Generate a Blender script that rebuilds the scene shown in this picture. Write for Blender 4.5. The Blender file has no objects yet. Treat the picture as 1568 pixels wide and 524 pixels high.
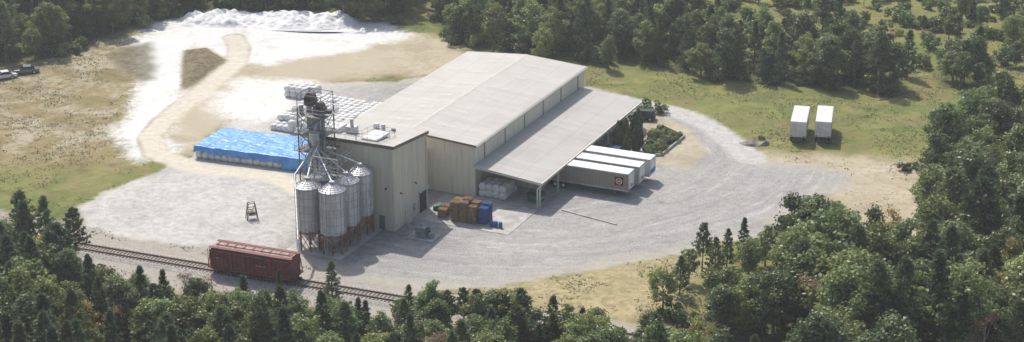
import bpy, math, random
import numpy as np
from mathutils import Vector, Matrix, noise as mnoise
random.seed(7)
rng = np.random.default_rng(11)
S = bpy.context.scene
COL = S.collection

# ------------------------------------------------------------------ node helpers
class NT:
    def __init__(s, name):
        s.mat = bpy.data.materials.new(name); s.mat.use_nodes = True
        s.t = s.mat.node_tree; s.t.nodes.clear()
        s.out = s.t.nodes.new('ShaderNodeOutputMaterial')
    def put(s, sock, v):
        if isinstance(v, bpy.types.NodeSocket): s.t.links.new(v, sock)
        elif v is not None:
            if isinstance(v, (tuple, list)) and len(v) == 3 and sock.type == 'RGBA': v = (*v, 1)
            sock.default_value = v
    def n(s, typ, ins=None, **pr):
        nd = s.t.nodes.new(typ)
        for k, v in pr.items(): setattr(nd, k, v)
        for k, v in (ins or {}).items(): s.put(nd.inputs[k], v)
        return nd
    def m(s, op, a, b=None, c=None, clamp=False):
        nd = s.n('ShaderNodeMath', operation=op, use_clamp=clamp)
        s.put(nd.inputs[0], a)
        if b is not None: s.put(nd.inputs[1], b)
        if c is not None: s.put(nd.inputs[2], c)
        return nd.outputs[0]
    def mix(s, f, a, b, mode='MIX'):
        nd = s.n('ShaderNodeMix', data_type='RGBA', blend_type=mode)
        s.put(nd.inputs[0], f); s.put(nd.inputs[6], a); s.put(nd.inputs[7], b)
        return nd.outputs[2]
    def noise(s, vec, scale, detail=3, rough=.55, dist=0):
        return s.n('ShaderNodeTexNoise', {'Vector': vec, 'Scale': scale, 'Detail': detail, 'Roughness': rough, 'Distortion': dist}).outputs[0]
    def sm(s, v, a, b, lo=0., hi=1.):
        return s.n('ShaderNodeMapRange', {'Value': v, 'From Min': a, 'From Max': b, 'To Min': lo, 'To Max': hi}, interpolation_type='SMOOTHSTEP').outputs[0]
    def attr(s, name, typ='GEOMETRY'):
        return s.n('ShaderNodeAttribute', attribute_name=name, attribute_type=typ)
    def scalev(s, vec, sc):
        nd = s.n('ShaderNodeVectorMath', operation='MULTIPLY'); s.put(nd.inputs[0], vec); nd.inputs[1].default_value = sc
        return nd.outputs[0]
    def bsdf(s, col, rough=.7, metal=0., bump=None, bstr=.3, bdist=.05, spec=.3):
        b = s.n('ShaderNodeBsdfPrincipled', {'Base Color': col, 'Roughness': rough, 'Metallic': metal, 'Specular IOR Level': spec})
        if bump is not None:
            bn = s.n('ShaderNodeBump', {'Height': bump, 'Strength': bstr, 'Distance': bdist})
            s.t.links.new(bn.outputs[0], b.inputs['Normal'])
        s.t.links.new(b.outputs[0], s.out.inputs[0]); return b

def obj_co(t): return t.n('ShaderNodeTexCoord').outputs['Object']

def simple(name, col, rough=.6, metal=0., var=.25, scale=1.5, dirt=None, spec=.3):
    t = NT(name); co = obj_co(t)
    n = t.noise(co, scale, 4, .6)
    n2 = t.noise(t.scalev(co, (3, 3, .5)), scale*1.7, 4, .6)
    lo = tuple(c*(1-var) for c in col); hi = tuple(min(1, c*(1+var)) for c in col)
    c = t.mix(t.sm(n, .3, .7), lo, hi)
    if dirt: c = t.mix(t.sm(n2, .5, .8, 0, .8), c, dirt)
    t.bsdf(c, rough, metal, n2, .15, .02, spec)
    return t.mat

def siding(name, col, rib=1.0, axis='XY', rough=.55, stain=(.35, .31, .24), metal=0.):
    """ribbed sheet metal wall: ribs vertical, faint streaks and per-panel tone"""
    t = NT(name); co = obj_co(t)
    sx = t.n('ShaderNodeSeparateXYZ', {0: co})
    if axis == 'XY': u = t.m('ADD', sx.outputs[0], sx.outputs[1])
    elif axis == 'X': u = sx.outputs[0]
    else: u = sx.outputs[1]
    w = t.m('SINE', t.m('MULTIPLY', u, 2*math.pi/.3))
    pan = t.n('ShaderNodeTexWhiteNoise', {'W': t.m('FLOOR', t.m('DIVIDE', u, rib))}, noise_dimensions='1D').outputs[0]
    fr = t.m('FRACT', t.m('DIVIDE', u, rib))
    seam = t.m('LESS_THAN', fr, .07)
    n = t.noise(t.scalev(co, (2.5, 2.5, .25)), 1.0, 4, .6)
    n2 = t.noise(co, .25, 3, .5)
    c = t.mix(t.sm(pan, 0, 1, 0, .14), col, tuple(x*.55 for x in col))
    c = t.mix(t.sm(n, .48, .8, 0, .5), c, stain)
    c = t.mix(t.sm(n2, .4, .7, 0, .12), c, tuple(x*.6 for x in col))
    c = t.mix(t.m('MULTIPLY', seam, .28), c, tuple(x*.4 for x in col))
    h = t.m('ADD', t.m('MULTIPLY', w, .5), t.m('MULTIPLY', seam, -1.))
    t.bsdf(c, rough, metal, h, .35, .03)
    return t.mat

# ------------------------------------------------------------------ mesh builder
class MB:
    def __init__(s): s.v = []; s.f = []; s.m = []; s.sm = []; s.mats = []
    def mi(s, mat):
        if mat not in s.mats: s.mats.append(mat)
        return s.mats.index(mat)
    def add(s, vs, fs, mat, smooth=False):
        o = len(s.v); s.v += [tuple(x) for x in vs]; i = s.mi(mat)
        for f in fs: s.f.append([o+k for k in f]); s.m.append(i); s.sm.append(smooth)
    def box(s, x0, x1, y0, y1, z0, z1, mat, rot=0, piv=None):
        vs = [(x, y, z) for z in (z0, z1) for y in (y0, y1) for x in (x0, x1)]
        if rot:
            px, py = piv if piv else ((x0+x1)/2, (y0+y1)/2); c, q = math.cos(rot), math.sin(rot)
            vs = [(px+(x-px)*c-(y-py)*q, py+(x-px)*q+(y-py)*c, z) for x, y, z in vs]
        s.add(vs, [(0, 2, 3, 1), (4, 5, 7, 6), (0, 1, 5, 4), (2, 6, 7, 3), (0, 4, 6, 2), (1, 3, 7, 5)], mat)
    def cyl(s, p0, p1, r0, mat, r1=None, seg=8, caps=True, smooth=True):
        r1 = r0 if r1 is None else r1
        p0 = Vector(p0); p1 = Vector(p1); d = (p1-p0).normalized()
        a = d.orthogonal().normalized(); b = d.cross(a)
        vs = []
        for p, r in ((p0, r0), (p1, r1)):
            for k in range(seg):
                an = 2*math.pi*(k+.5)/seg; vs.append(p+a*math.cos(an)*r+b*math.sin(an)*r)
        s.add(vs, [(k, (k+1) % seg, seg+(k+1) % seg, seg+k) for k in range(seg)], mat, smooth and seg > 6)
        if caps:
            s.add(vs[:seg], [list(range(seg))[::-1]], mat)
            if r1 > .001: s.add(vs[seg:], [list(range(seg))], mat)
    def beam(s, p0, p1, w, mat): s.cyl(p0, p1, w*.707, mat, seg=4, smooth=False)
    def poly(s, vs, mat): s.add(vs, [list(range(len(vs)))], mat)
    def mesh(s, name):
        me = bpy.data.meshes.new(name); me.from_pydata(s.v, [], s.f)
        for m in s.mats: me.materials.append(m)
        me.polygons.foreach_set('material_index', s.m); me.polygons.foreach_set('use_smooth', s.sm)
        me.update(); return me
    def obj(s, name, parent=None, loc=(0, 0, 0), rz=0, bevel=0):
        o = bpy.data.objects.new(name, s.mesh(name)); COL.objects.link(o)
        o.location = loc; o.rotation_euler = (0, 0, rz)
        if parent: o.parent = parent
        if bevel:
            b = o.modifiers.new('bevel', 'BEVEL'); b.width = bevel; b.segments = 2; b.limit_method = 'ANGLE'
        return o

def empty(name, loc=(0, 0, 0), rz=0, parent=None):
    e = bpy.data.objects.new(name, None); COL.objects.link(e); e.location = loc; e.rotation_euler = (0, 0, rz)
    e.empty_display_size = .5
    if parent: e.parent = parent
    return e
def inst(name, me, loc, rz=0, sc=(1, 1, 1), parent=None):
    o = bpy.data.objects.new(name, me); COL.objects.link(o); o.location = loc; o.rotation_euler = (0, 0, rz); o.scale = sc
    if parent: o.parent = parent
    return o

# ------------------------------------------------------------------ site frame
R0 = (-5.4, 236.5); RZ = math.radians(-24.2)
CB, SB = math.cos(RZ), math.sin(RZ)
def L(s, t): return (R0[0]+s*CB-t*SB, R0[1]+s*SB+t*CB)
RD = Vector((.933, -.361)).normalized(); RP = Vector((-57.4, 216.4))   # railway line
def rail_dist(x, y): return abs((x-RP.x)*RD.y-(y-RP.y)*RD.x)

# ------------------------------------------------------------------ zones (world metres)
YARD = [(-63.4,231.1),(-61.1,236.9),(-53.3,249.4),(-50.6,253.8),(-47.4,269.7),(-40,283.7),(-36.4,292),(-21.4,293.1),(-7.7,300),(14,290),(22.5,280.8),(28.4,278.3),(33.3,271.4),(36.4,261.6),(37.3,252.3),(44.2,250.9),(51.7,247.4),(51.2,239.6),(45.9,236.9),(40.8,229.1),(34.1,220.6),(27.5,219),(23.6,214.9),(18.1,213.1),(10,209.4),(-2,204.1),(-12.2,203.1),(-19.2,206.2),(-24.9,209.6),(-28.8,213),(-40.6,216.6),(-54.9,221.3),(-60.4,225.4)]
WHITE = [(-72,319.6),(-71,333),(-60,341),(-40,338),(-27,334),(-20,324),(-32,313),(-45,305),(-50,307),(-55,312),(-61,317),(-61.5,312),(-61,303),(-58,291),(-57,282),(-57.5,271),(-56.5,263),(-54,256),(-58,252),(-63,261),(-64,269),(-64,280),(-65.5,291),(-69,307)]
WHITE2 = [(-49,295),(-37,294),(-36,284),(-40,272),(-47,270),(-52,279)]
TAN = [(-61,320),(-44,309),(-31,320),(-20,326),(-10,317),(-8,304),(-14,298),(-26,295),(-36,292),(-40,284),(-47,270),(-51,254),(-55,254),(-57,262),(-56,270),(-58,284),(-62,307)]
TANROAD = [(-54,322),(-52,316),(-51,305),(-53,293),(-56,281),(-58,271),(-58.5,263),(-56,255),(-49,249),(-36,245),(-30,238)]
ISLAND = [(-62,312),(-58,315),(-53,307),(-54,301),(-56,291),(-58,287),(-60,299)]
BROWN = [(-76,309),(-69,317),(-64,295),(-66,293),(-71,299)]
VERGE = [(-12,201),(-7,202.5),(-1,205),(10,209),(19,214),(25,216),(28,212),(23,202),(15,194),(12,187),(5,189),(1,193)]
TANR = [(36,257),(53,254),(65,251),(63,237),(57,205),(50,200),(46,213),(47,229),(44,244)]
RROAD = [(17,284),(21,281),(25,278),(29.5,274),(33,268),(35.5,260),(37.5,253)]
GARDEN = [(22,265),(25,268),(28,263),(23.5,254),(20.5,254),(21,258)]
FRONT = [(-78,216),(-72,215.5),(-64,213),(-56,206),(-47,197.5),(-36,194.5),(-25,192.5),(-16,193),(-13,194.6),(2,189),(10,186),(15,186),(21,194),(30,200),(37,206),(44,207),(50,203),(57.5,210),(60.5,229),(66,245),(74,257),(84,266),(99,270),(150,285),(150,130),(-120,130),(-120,225)]
BACKL = [(-140,290),(-99.4,297.1),(-88,303.1),(-80.6,312.4),(-75.1,327.4),(-61.9,341),(-40.3,340),(-29.2,333.5),(-21.2,332),(-21.7,350.1),(-25,420),(-160,420)]
BACKM = [(-15.4,330),(-11.8,318.2),(-2.9,308.1),(10.4,306.5),(25.8,301.1),(32.3,295.1),(36.6,292),(48.1,291.2),(57.9,287.4),(68.5,283.7),(72.4,299.1),(51.5,309),(34.4,322),(15.9,345),(0,420),(-20,420)]
GROVE = [(73.9,287.4),(83.6,287.4),(87.2,299.1),(76.6,299.1)]

def sd_poly(P, poly):
    poly = np.array(poly, float); n = len(poly)
    d = np.full(len(P), 1e9); ins = np.zeros(len(P), bool)
    for i in range(n):
        a = poly[i]; b = poly[(i+1) % n]; e = b-a; w = P-a
        t = np.clip((w@e)/(e@e), 0, 1); d = np.minimum(d, np.hypot(*(w-t[:, None]*e).T))
        c = (a[1] > P[:, 1]) != (b[1] > P[:, 1])
        with np.errstate(divide='ignore', invalid='ignore'):
            xi = (b[0]-a[0])*(P[:, 1]-a[1])/(b[1]-a[1]+1e-12)+a[0]
        ins ^= c & (P[:, 0] < xi)
    return np.where(ins, d, -d)
def sd_line(P, ln, w):
    ln = np.array(ln, float); d = np.full(len(P), 1e9)
    for a, b in zip(ln[:-1], ln[1:]):
        e = b-a; q = P-a; t = np.clip((q@e)/(e@e), 0, 1); d = np.minimum(d, np.hypot(*(q-t[:, None]*e).T))
    return w/2-d
def inside(x, y, poly): return sd_poly(np.array([[x, y]], float), poly)[0]

# ------------------------------------------------------------------ ground
def axis(lo, hi, st, far):
    a = np.arange(lo, hi+.01, st)
    g = np.array([8, 25, 60, 140, 320, 800, 2000, far])
    return np.concatenate([lo-g[::-1], a, hi+g])
xs = axis(-115, 115, .8, 4500); ys = axis(165, 400, .8, 4500)
X, Y = np.meshgrid(xs, ys); P = np.stack([X.ravel(), Y.ravel()], 1)
sd_y = sd_poly(P, YARD)
zz = np.zeros(len(P))
off = np.clip((-sd_y-3)/25, 0, 1)
zz += off*(.5*np.sin(P[:, 0]*.07+1)*np.cos(P[:, 1]*.06)+.25*np.sin(P[:, 0]*.21)*np.sin(P[:, 1]*.19+2))
isl = np.clip(sd_poly(P, ISLAND)/3, 0, 1); zz += 1.0*isl
rdist = np.abs((P[:, 0]-RP.x)*RD.y-(P[:, 1]-RP.y)*RD.x)
zz *= np.clip((rdist-3)/6, 0, 1)
def gz(x, y):
    P1 = np.array([[x, y]], float); o = float(np.clip((-sd_poly(P1, YARD)[0]-3)/25, 0, 1))
    z = o*(.5*math.sin(x*.07+1)*math.cos(y*.06)+.25*math.sin(x*.21)*math.sin(y*.19+2))
    return z*min(1, max(0, (rail_dist(x, y)-3)/6))
nx, ny = len(xs), len(ys)
idx = np.arange(nx*ny).reshape(ny, nx)
F = np.stack([idx[:-1, :-1], idx[:-1, 1:], idx[1:, 1:], idx[1:, :-1]], -1).reshape(-1, 4)
me = bpy.data.meshes.new('ground'); me.vertices.add(len(P)); me.vertices.foreach_set('co', np.column_stack([P, zz]).ravel())
me.loops.add(F.size); me.loops.foreach_set('vertex_index', F.ravel())
me.polygons.add(len(F)); me.polygons.foreach_set('loop_start', np.arange(len(F))*4); me.polygons.foreach_set('loop_total', np.full(len(F), 4))
me.polygons.foreach_set('use_smooth', np.ones(len(F), bool)); me.update(calc_edges=True)
def setattr_f(name, arr):
    a = me.attributes.new(name, 'FLOAT', 'POINT'); a.data.foreach_set('value', arr.astype(np.float32))
sd_forest = np.maximum.reduce([sd_poly(P, FRONT), sd_poly(P, BACKL), sd_poly(P, BACKM), sd_poly(P, GROVE)])
for nme, arr in dict(yard=sd_y, white=sd_poly(P, WHITE), white2=sd_poly(P, WHITE2), tan=sd_poly(P, TAN), troad=sd_line(P, TANROAD, 4.2),
                     island=sd_poly(P, ISLAND), brown=sd_poly(P, BROWN), verge=sd_poly(P, VERGE), tanr=sd_poly(P, TANR),
                     rroad=sd_line(P, RROAD, 4.6), garden=sd_poly(P, GARDEN), forest=sd_forest, rail=np.where(P[:, 0] < -10, 7.5, 4.)-rdist,
                     silo=sd_poly(P, [L(-17, -30), L(-5, -30), L(-2, -17), L(-3, -13), L(-17, -16)]),
                     inner=sd_poly(P, [(18, 279), (25, 274), (29, 268), (31, 255), (27, 248), (19, 252)])).items():
    setattr_f('z_'+nme, np.clip(arr, -60, 60))
dry = .55+.40*np.clip((-40-P[:, 0])/15, 0, 1)*np.clip((P[:, 1]-246)/22, 0, 1)-.12*np.clip((-45-P[:, 0])/10, 0, 1)*np.clip((255-P[:, 1])/20, 0, 1)-.22*np.clip((P[:, 0]-5)/20, 0, 1)
dry += .14*np.sin(P[:, 0]*.11)*np.cos(P[:, 1]*.13+1)
setattr_f('dry', dry)

t = NT('ground_surface'); pos = t.n('ShaderNodeNewGeometry').outputs['Position']
nL = t.noise(pos, .035, 3, .5); nM = t.noise(pos, .16, 5, .65, .6); nS = t.noise(pos, .9, 5, .7, .3); nF = t.noise(pos, 5.5, 3, .7)
def A(n): return t.attr(n).outputs['Fac']
def mask(name, amp=2.5, soft=.8, fine=1.2, off=0.):
    v = t.m('ADD', A('z_'+name), t.m('MULTIPLY', t.m('SUBTRACT', nM, .5), amp*2))
    v = t.m('ADD', v, t.m('MULTIPLY', t.m('SUBTRACT', nS, .5), fine*2))
    return t.sm(v, -soft+off, soft+off)
# grass
gr = t.mix(t.sm(nM, .35, .65), (.12, .16, .045), (.23, .24, .08))
gr = t.mix(t.sm(nL, .42, .6, 0, .55), gr, (.28, .265, .09))
dd = t.m('ADD', A('dry'), t.m('MULTIPLY', t.m('SUBTRACT', nM, .5), 1.5))
dd = t.m('ADD', dd, t.m('MULTIPLY', t.m('SUBTRACT', nS, .5), .9))
gr = t.mix(t.sm(dd, .36, .85, 0, .9), gr, (.30, .235, .13))
gr = t.mix(t.sm(dd, .8, 1.1, 0, .8), gr, (.46, .41, .31))
gr = t.mix(t.sm(nF, .35, .7, 0, .4), gr, t.mix(.5, gr, (.05, .05, .022)))
nS2 = t.noise(pos, .45, 5, .7, .5); nM2 = t.noise(t.scalev(pos, (1, 1.6, 1)), .085, 5, .7, 1.)
gr = t.mix(t.sm(nS2, .5, .7, 0, .6), gr, (.10, .11, .045))
gr = t.mix(t.sm(nM2, .48, .62, 0, .6), gr, t.mix(t.sm(nS2, .35, .65), (.14, .12, .06), (.25, .19, .095)))
c = gr
tanc = t.mix(t.sm(nM, .3, .7), (.38, .325, .225), (.50, .445, .33))
tanc = t.mix(t.sm(nS, .4, .75, 0, .6), tanc, (.27, .225, .145))
tanc = t.mix(t.sm(nS2, .55, .7, 0, .35), tanc, (.60, .57, .49))
c = t.mix(mask('tanr', 3, 2.5), c, tanc)
c = t.mix(t.m('MULTIPLY', mask('verge', 2, 1.6), t.sm(nM, .25, .6, .55, .97)), c, t.mix(t.sm(nS, .35, .7), (.46, .38, .23), (.26, .23, .12)))
# gravel with vehicle tracks swept round the yard
sep = t.n('ShaderNodeSeparateXYZ', {0: pos})
dx = t.m('SUBTRACT', sep.outputs[0], 2.); dy = t.m('SUBTRACT', sep.outputs[1], 262.)
rad = t.m('SQRT', t.m('ADD', t.m('MULTIPLY', dx, dx), t.m('MULTIPLY', t.m('MULTIPLY', dy, dy), 1.0)))
ang = t.m('ARCTAN2', dy, dx)
pv = t.n('ShaderNodeCombineXYZ', {0: t.m('ADD', t.m('MULTIPLY', rad, .75), t.m('MULTIPLY', nM, 1.8)), 1: t.m('MULTIPLY', ang, 2.4), 2: t.m('MULTIPLY', nL, 5.)}).outputs[0]
trk = t.noise(pv, 1.2, 5, .7, .4)
gv = t.mix(t.sm(nM, .3, .7), (.31, .31, .30), (.41, .405, .385))
gv = t.mix(t.sm(nL, .35, .65, 0, .6), gv, (.41, .40, .375))
gv = t.mix(t.sm(trk, .52, .70, 0, .75), gv, (.60, .585, .55))
gv = t.mix(t.sm(trk, .48, .34, 0, .55), gv, (.24, .24, .235))
gv = t.mix(t.sm(nS, .46, .72, 0, .65), gv, (.24, .237, .228)); gv = t.mix(t.sm(nS, .45, .25, 0, .55), gv, (.55, .54, .515))
gv = t.mix(t.sm(nF, .45, .62, 0, .65), gv, (.19, .187, .183)); gv = t.mix(t.sm(nF, .46, .3, 0, .55), gv, (.62, .615, .59))
gv = t.mix(t.sm(nS2, .60, .72, 0, .6), gv, (.20, .195, .185))
gv = t.mix(t.m('MULTIPLY', t.sm(A('z_yard'), 5., 0.), t.sm(nM, .35, .6, .2, .75)), gv, (.44, .40, .32))   # tan dust along the edges
gv = t.mix(t.m('MULTIPLY', mask('silo', 1.5, 1.5), t.sm(nS, .25, .6, .3, .7)), gv, (.19, .18, .165))
lw = t.sm(sep.outputs[0], -20., -42.)       # west yard is dusted with pale fines
gv = t.mix(t.m('MULTIPLY', lw, t.sm(nM, .3, .6, .35, .75)), gv, t.mix(t.sm(nS, .35, .7), (.62, .61, .58), (.43, .42, .40)))
ballast = t.mix(t.sm(nF, .3, .7), (.27, .245, .215), (.47, .44, .39))
c = t.mix(t.m('MULTIPLY', mask('rail', 1.5, 1.4), t.sm(nS, .3, .5, .6, 1.)), c, ballast)
c = t.mix(mask('yard', 1.6, .7), c, gv)
c = t.mix(mask('tan', 2.5, 1.8), c, t.mix(t.sm(nL, .4, .6), tanc, (.44, .385, .29)))
c = t.mix(t.m('MULTIPLY', mask('inner', 1, 1), .9), c, tanc)
c = t.mix(mask('rroad', .8, .8, .6), c, t.mix(t.sm(nS, .35, .65), (.40, .395, .375), (.53, .52, .495)))
c = t.mix(mask('troad', .8, .8, .5), c, t.mix(t.sm(nS, .3, .7), (.53, .485, .395), (.64, .60, .51)))
wm = t.m('MULTIPLY', mask('white', 3.0, 2.0, 2.2, -.8), t.sm(A('z_troad'), .3, -.6))
c = t.mix(t.m('MULTIPLY', wm, t.sm(nM, .25, .5, .7, 1.)), c, t.mix(t.sm(nS, .4, .75), (.64, .635, .61), (.80, .795, .775)))
c = t.mix(t.m('MULTIPLY', mask('white2', 4, 3, 2.5), t.sm(nS, .3, .55, .45, .95)), c, (.72, .71, .68))
brn = t.mix(t.sm(nS, .35, .65), (.12, .10, .06), (.24, .20, .13))
c = t.mix(mask('island', 1, .6), c, brn)
c = t.mix(t.m('MULTIPLY', mask('brown', 2, 1.5), .85), c, t.mix(.25, brn, (.06, .07, .03)))
c = t.mix(mask('garden', .1, .15, .1), c, (.05, .08, .025))
fl = t.mix(t.sm(nS, .35, .65), (.055, .068, .028), (.13, .135, .06))
c = t.mix(mask('forest', 3, 1.5, 1.5, 1.), c, fl)
t.bsdf(c, .95, 0, t.m('ADD', t.m('MULTIPLY', nF, .45), nS), .7, .3, .1)
me.materials.append(t.mat)
gob = bpy.data.objects.new('ground', me); COL.objects.link(gob)

# ------------------------------------------------------------------ materials
M_wall = siding('cream_siding', (.72, .68, .56), 1.0)
M_wall2 = siding('tower_siding', (.68, .62, .48), .9)
M_trim = simple('cream_trim', (.58, .56, .48), .5, 0, .08)
M_dtrim = simple('bronze_trim', (.17, .14, .11), .5, 0, .2)
def roofmat(name, col):
    t = NT(name); co = obj_co(t); sx = t.n('ShaderNodeSeparateXYZ', {0: co})
    u = sx.outputs[1]; v = sx.outputs[0]
    fr = t.m('FRACT', t.m('DIVIDE', u, .61)); seam = t.m('LESS_THAN', fr, .14)
    pan = t.n('ShaderNodeTexWhiteNoise', {'W': t.m('FLOOR', t.m('DIVIDE', u, 1.22))}, noise_dimensions='1D').outputs[0]
    lap = t.m('LESS_THAN', t.m('FRACT', t.m('DIVIDE', v, 3.5)), .03)
    n = t.noise(t.scalev(co, (.35, 2.2, 1)), 1., 4, .6); n2 = t.noise(co, .16, 4, .6)
    c = t.mix(t.m('MULTIPLY', pan, .14), col, tuple(x*.4 for x in col))
    c = t.mix(t.sm(n, .45, .8, 0, .45), c, tuple(x*.6 for x in (col[0], col[1]*.97, col[2]*.9)))
    c = t.mix(t.sm(n2, .42, .72, 0, .35), c, tuple(x*.68 for x in (col[0], col[1]*.97, col[2]*.9)))
    c = t.mix(t.m('MULTIPLY', seam, .15), c, tuple(x*.3 for x in col))
    c = t.mix(t.m('MULTIPLY', lap, .35), c, tuple(x*.4 for x in col))
    t.bsdf(c, .5, 0, seam, .4, .04, .3); return t.mat
M_roof = roofmat('metal_roof', (.485, .465, .43))
M_roof2 = roofmat('leanto_roof_metal', (.46, .445, .42))
M_sky = simple('skylight_panel', (.48, .47, .41), .4, 0, .12)
M_dark = simple('dark_interior', (.03, .03, .032), .8)
M_door = simple('dock_door', (.10, .13, .12), .5, 0, .3)
M_conc = simple('concrete', (.40, .39, .365), .85, 0, .22, .5, (.25, .24, .225))
M_steel = simple('galvanised_steel', (.46, .47, .48), .45, .4, .25, 2)
M_steeld = simple('painted_steel_dark', (.17, .175, .18), .5, .3, .3, 2)
M_rust = simple('rusty_steel', (.24, .11, .065), .8, 0, .4, 2, (.10, .05, .04))
M_rustb = simple('brown_machinery', (.15, .115, .095), .7, 0, .5, 1.6, (.08, .065, .06))
M_white = simple('white_paint', (.70, .70, .69), .45, 0, .1, .7, (.45, .43, .40))
M_trtan = siding('trailer_side_tan', (.30, .265, .21), .6, stain=(.19, .16, .12))
M_tire = simple('tire_rubber', (.02, .02, .02), .8)
M_black = simple('black_paint', (.02, .02, .022), .5)
M_red = simple('red_paint', (.4, .04, .035), .5)
M_bluep = simple('blue_paint', (.06, .18, .45), .5)
M_wood = simple('pallet_wood', (.26, .175, .10), .85, 0, .4, 3, (.12, .09, .06))
M_orange = simple('orange_wood', (.33, .19, .10), .8, 0, .3, 3)
M_bluepl = simple('blue_plastic', (.03, .10, .28), .4, 0, .2)
M_green = simple('green_steel', (.03, .14, .10), .5, 0, .3)
M_glass = simple('dark_glass', (.02, .025, .03), .1, 0, .1, 1, None, .6)
def bagmat():
    t = NT('woven_bag'); co = t.n('ShaderNodeNewGeometry').outputs['Position']
    n = t.noise(co, 2.2, 4, .6); r = t.n('ShaderNodeNewGeometry').outputs['Random Per Island']
    c = t.mix(t.sm(n, .35, .7), (.64, .64, .62), (.82, .82, .81)); c = t.mix(t.m('MULTIPLY', r, .3), c, (.5, .49, .46))
    t.bsdf(c, .7, 0, n, .5, .08); return t.mat
M_bag = bagmat()
t = NT('blue_tarp'); co = t.n('ShaderNodeTexCoord').outputs['Object']
n1 = t.noise(co, .5, 4, .6, .8); n2 = t.noise(t.scalev(co, (.4, 2.5, 1)), 1.4, 4, .6, .5)
cc = t.mix(t.sm(n1, .35, .65), (.055, .23, .58), (.10, .33, .72)); cc = t.mix(t.sm(n2, .6, .78, 0, .3), cc, (.32, .52, .78))
t.bsdf(cc, .42, 0, t.m('ADD', n1, n2), .45, .1, .4); M_tarp = t.mat
# silo metal: corrugated rings, vertical sheet joints
t = NT('silo_galvanised'); co = obj_co(t); sx = t.n('ShaderNodeSeparateXYZ', {0: co})
an = t.m('ARCTAN2', sx.outputs[1], sx.outputs[0]); ring = t.m('FLOOR', t.m('DIVIDE', sx.outputs[2], 1.1))
cell = t.n('ShaderNodeTexWhiteNoise', {'Vector': t.n('ShaderNodeCombineXYZ', {0: t.m('FLOOR', t.m('MULTIPLY', an, 1.6)), 1: ring}).outputs[0]}).outputs[0]
n1 = t.noise(t.scalev(co, (2.5, 2.5, .3)), 1.2, 4, .6)
cc = t.mix(t.m('MULTIPLY', cell, .6), (.62, .63, .64), (.42, .43, .445)); cc = t.mix(t.sm(n1, .48, .72, 0, .65), cc, (.28, .275, .27))
sm_ = t.m('LESS_THAN', t.m('FRACT', t.m('DIVIDE', sx.outputs[2], 1.1)), .06)
cc = t.mix(t.m('MULTIPLY', sm_, .5), cc, (.12, .12, .12))
wv = t.m('SINE', t.m('MULTIPLY', sx.outputs[2], 2*math.pi/.2))
t.bsdf(cc, .42, .45, wv, .35, .03, .5); M_silo = t.mat
# rail car paint
M_maroon = simple('maroon_paint', (.16, .035, .03), .6, 0, .4, 1.2, (.20, .10, .07))
M_dust = simple('dusty_car_roof', (.33, .22, .19), .8, 0, .4, 1.5, (.55, .5, .47))
M_sleep = simple('timber_sleeper', (.12, .095, .075), .9, 0, .35, 2)
M_railm = simple('rail_steel', (.26, .20, .17), .4, .4, .2)
M_ballast = simple('ballast_stone', (.33, .31, .285), .95, 0, .4, 4, (.17, .16, .14))
M_soil = simple('dirt', (.20, .19, .18), .95, 0, .35, 1.2)

# ------------------------------------------------------------------ warehouse
wh = empty('warehouse_building', (R0[0], R0[1], 0), RZ)
W, LN, HE, HR = 21.4, 42.7, 8.0, 8.75
b = MB()
b.box(-.25, 0, 0, LN, 0, HE-.02, M_wall); b.box(-W, -W+.25, 0, LN, 0, HE-.02, M_wall)
for y0, y1 in ((.003, .25), (LN-.25, LN-.003)):
    p = [(-W+.251, 0), (-.251, 0), (-.251, HE-.03), (-W/2, HR-.05), (-W+.251, HE-.03)]
    n = len(p); vs = [(a, y0, z) for a, z in p]+[(a, y1, z) for a, z in p]
    b.add(vs, [list(range(n)), list(range(n, 2*n))[::-1]]+[(k, n+k, n+(k+1) % n, (k+1) % n) for k in range(n)], M_wall)
b.obj('walls', wh)
b = MB(); o = .35
for sgn in (0, 1):
    xe = o if sgn == 0 else -W-o
    ze = HE-(HR-HE)*o/(W/2)
    xr = -W/2
    q = [(xe, -o, ze), (xe, LN+o, ze), (xr, LN+o, HR), (xr, -o, HR)]
    q2 = [(x, y, z+.14) for x, y, z in q]
    b.add(q+q2, [(0, 1, 2, 3), (7, 6, 5, 4), (0, 4, 5, 1), (1, 5, 6, 2), (3, 2, 6, 7), (0, 3, 7, 4)], M_roof)
b.obj('roof', wh)
b = MB()
def roofz(x): return HE+(HR-HE)*(1-abs(x+W/2)/(W/2))+.14
for sg in (-1, 1):
    xa = -W/2+sg*.3; zr0 = roofz(xa)+.012
    q = [(-W/2, -o, HR+.165), (-W/2, LN+o, HR+.165), (xa, LN+o, zr0), (xa, -o, zr0)]
    b.add(q, [(0, 1, 2, 3) if sg < 0 else (3, 2, 1, 0)], M_sky)
b.box(o, o+.16, -o, LN+o, HE-.22, HE+.02, M_trim); b.box(-W-o-.16, -W-o, -o, LN+o, HE-.22, HE+.02, M_trim)   # gutters
for k in range(6):                                                       # downspouts and side wall joints
    y = 3.2+k*7.3; b.box(.003, .09, y, y+.10, 4.9, HE-.2, M_dtrim)
for (x0, x1) in ((-W, -W/2), (-W/2, 0)):                                 # rake trim along both gables
    for yy in (-o-.06, LN+o+.002):
        z0 = roofz(x0); z1 = roofz(x1)
        e0 = (x0-(o if x0 == -W else 0)); e1 = (x1+(o if x1 == 0 else 0))
        vs = [(e0, yy, roofz(e0)-.28), (e1, yy, roofz(e1)-.28), (e1, yy, roofz(e1)+.03), (e0, yy, roofz(e0)+.03)]
        vs += [(x, y+.058, z) for x, y, z in vs]
        b.add(vs, [(0, 1, 2, 3), (7, 6, 5, 4), (0, 4, 5, 1), (3, 2, 6, 7), (0, 3, 7, 4), (1, 5, 6, 2)], M_dtrim)
b.obj('trim_and_gutters', wh)
b = MB()
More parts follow.
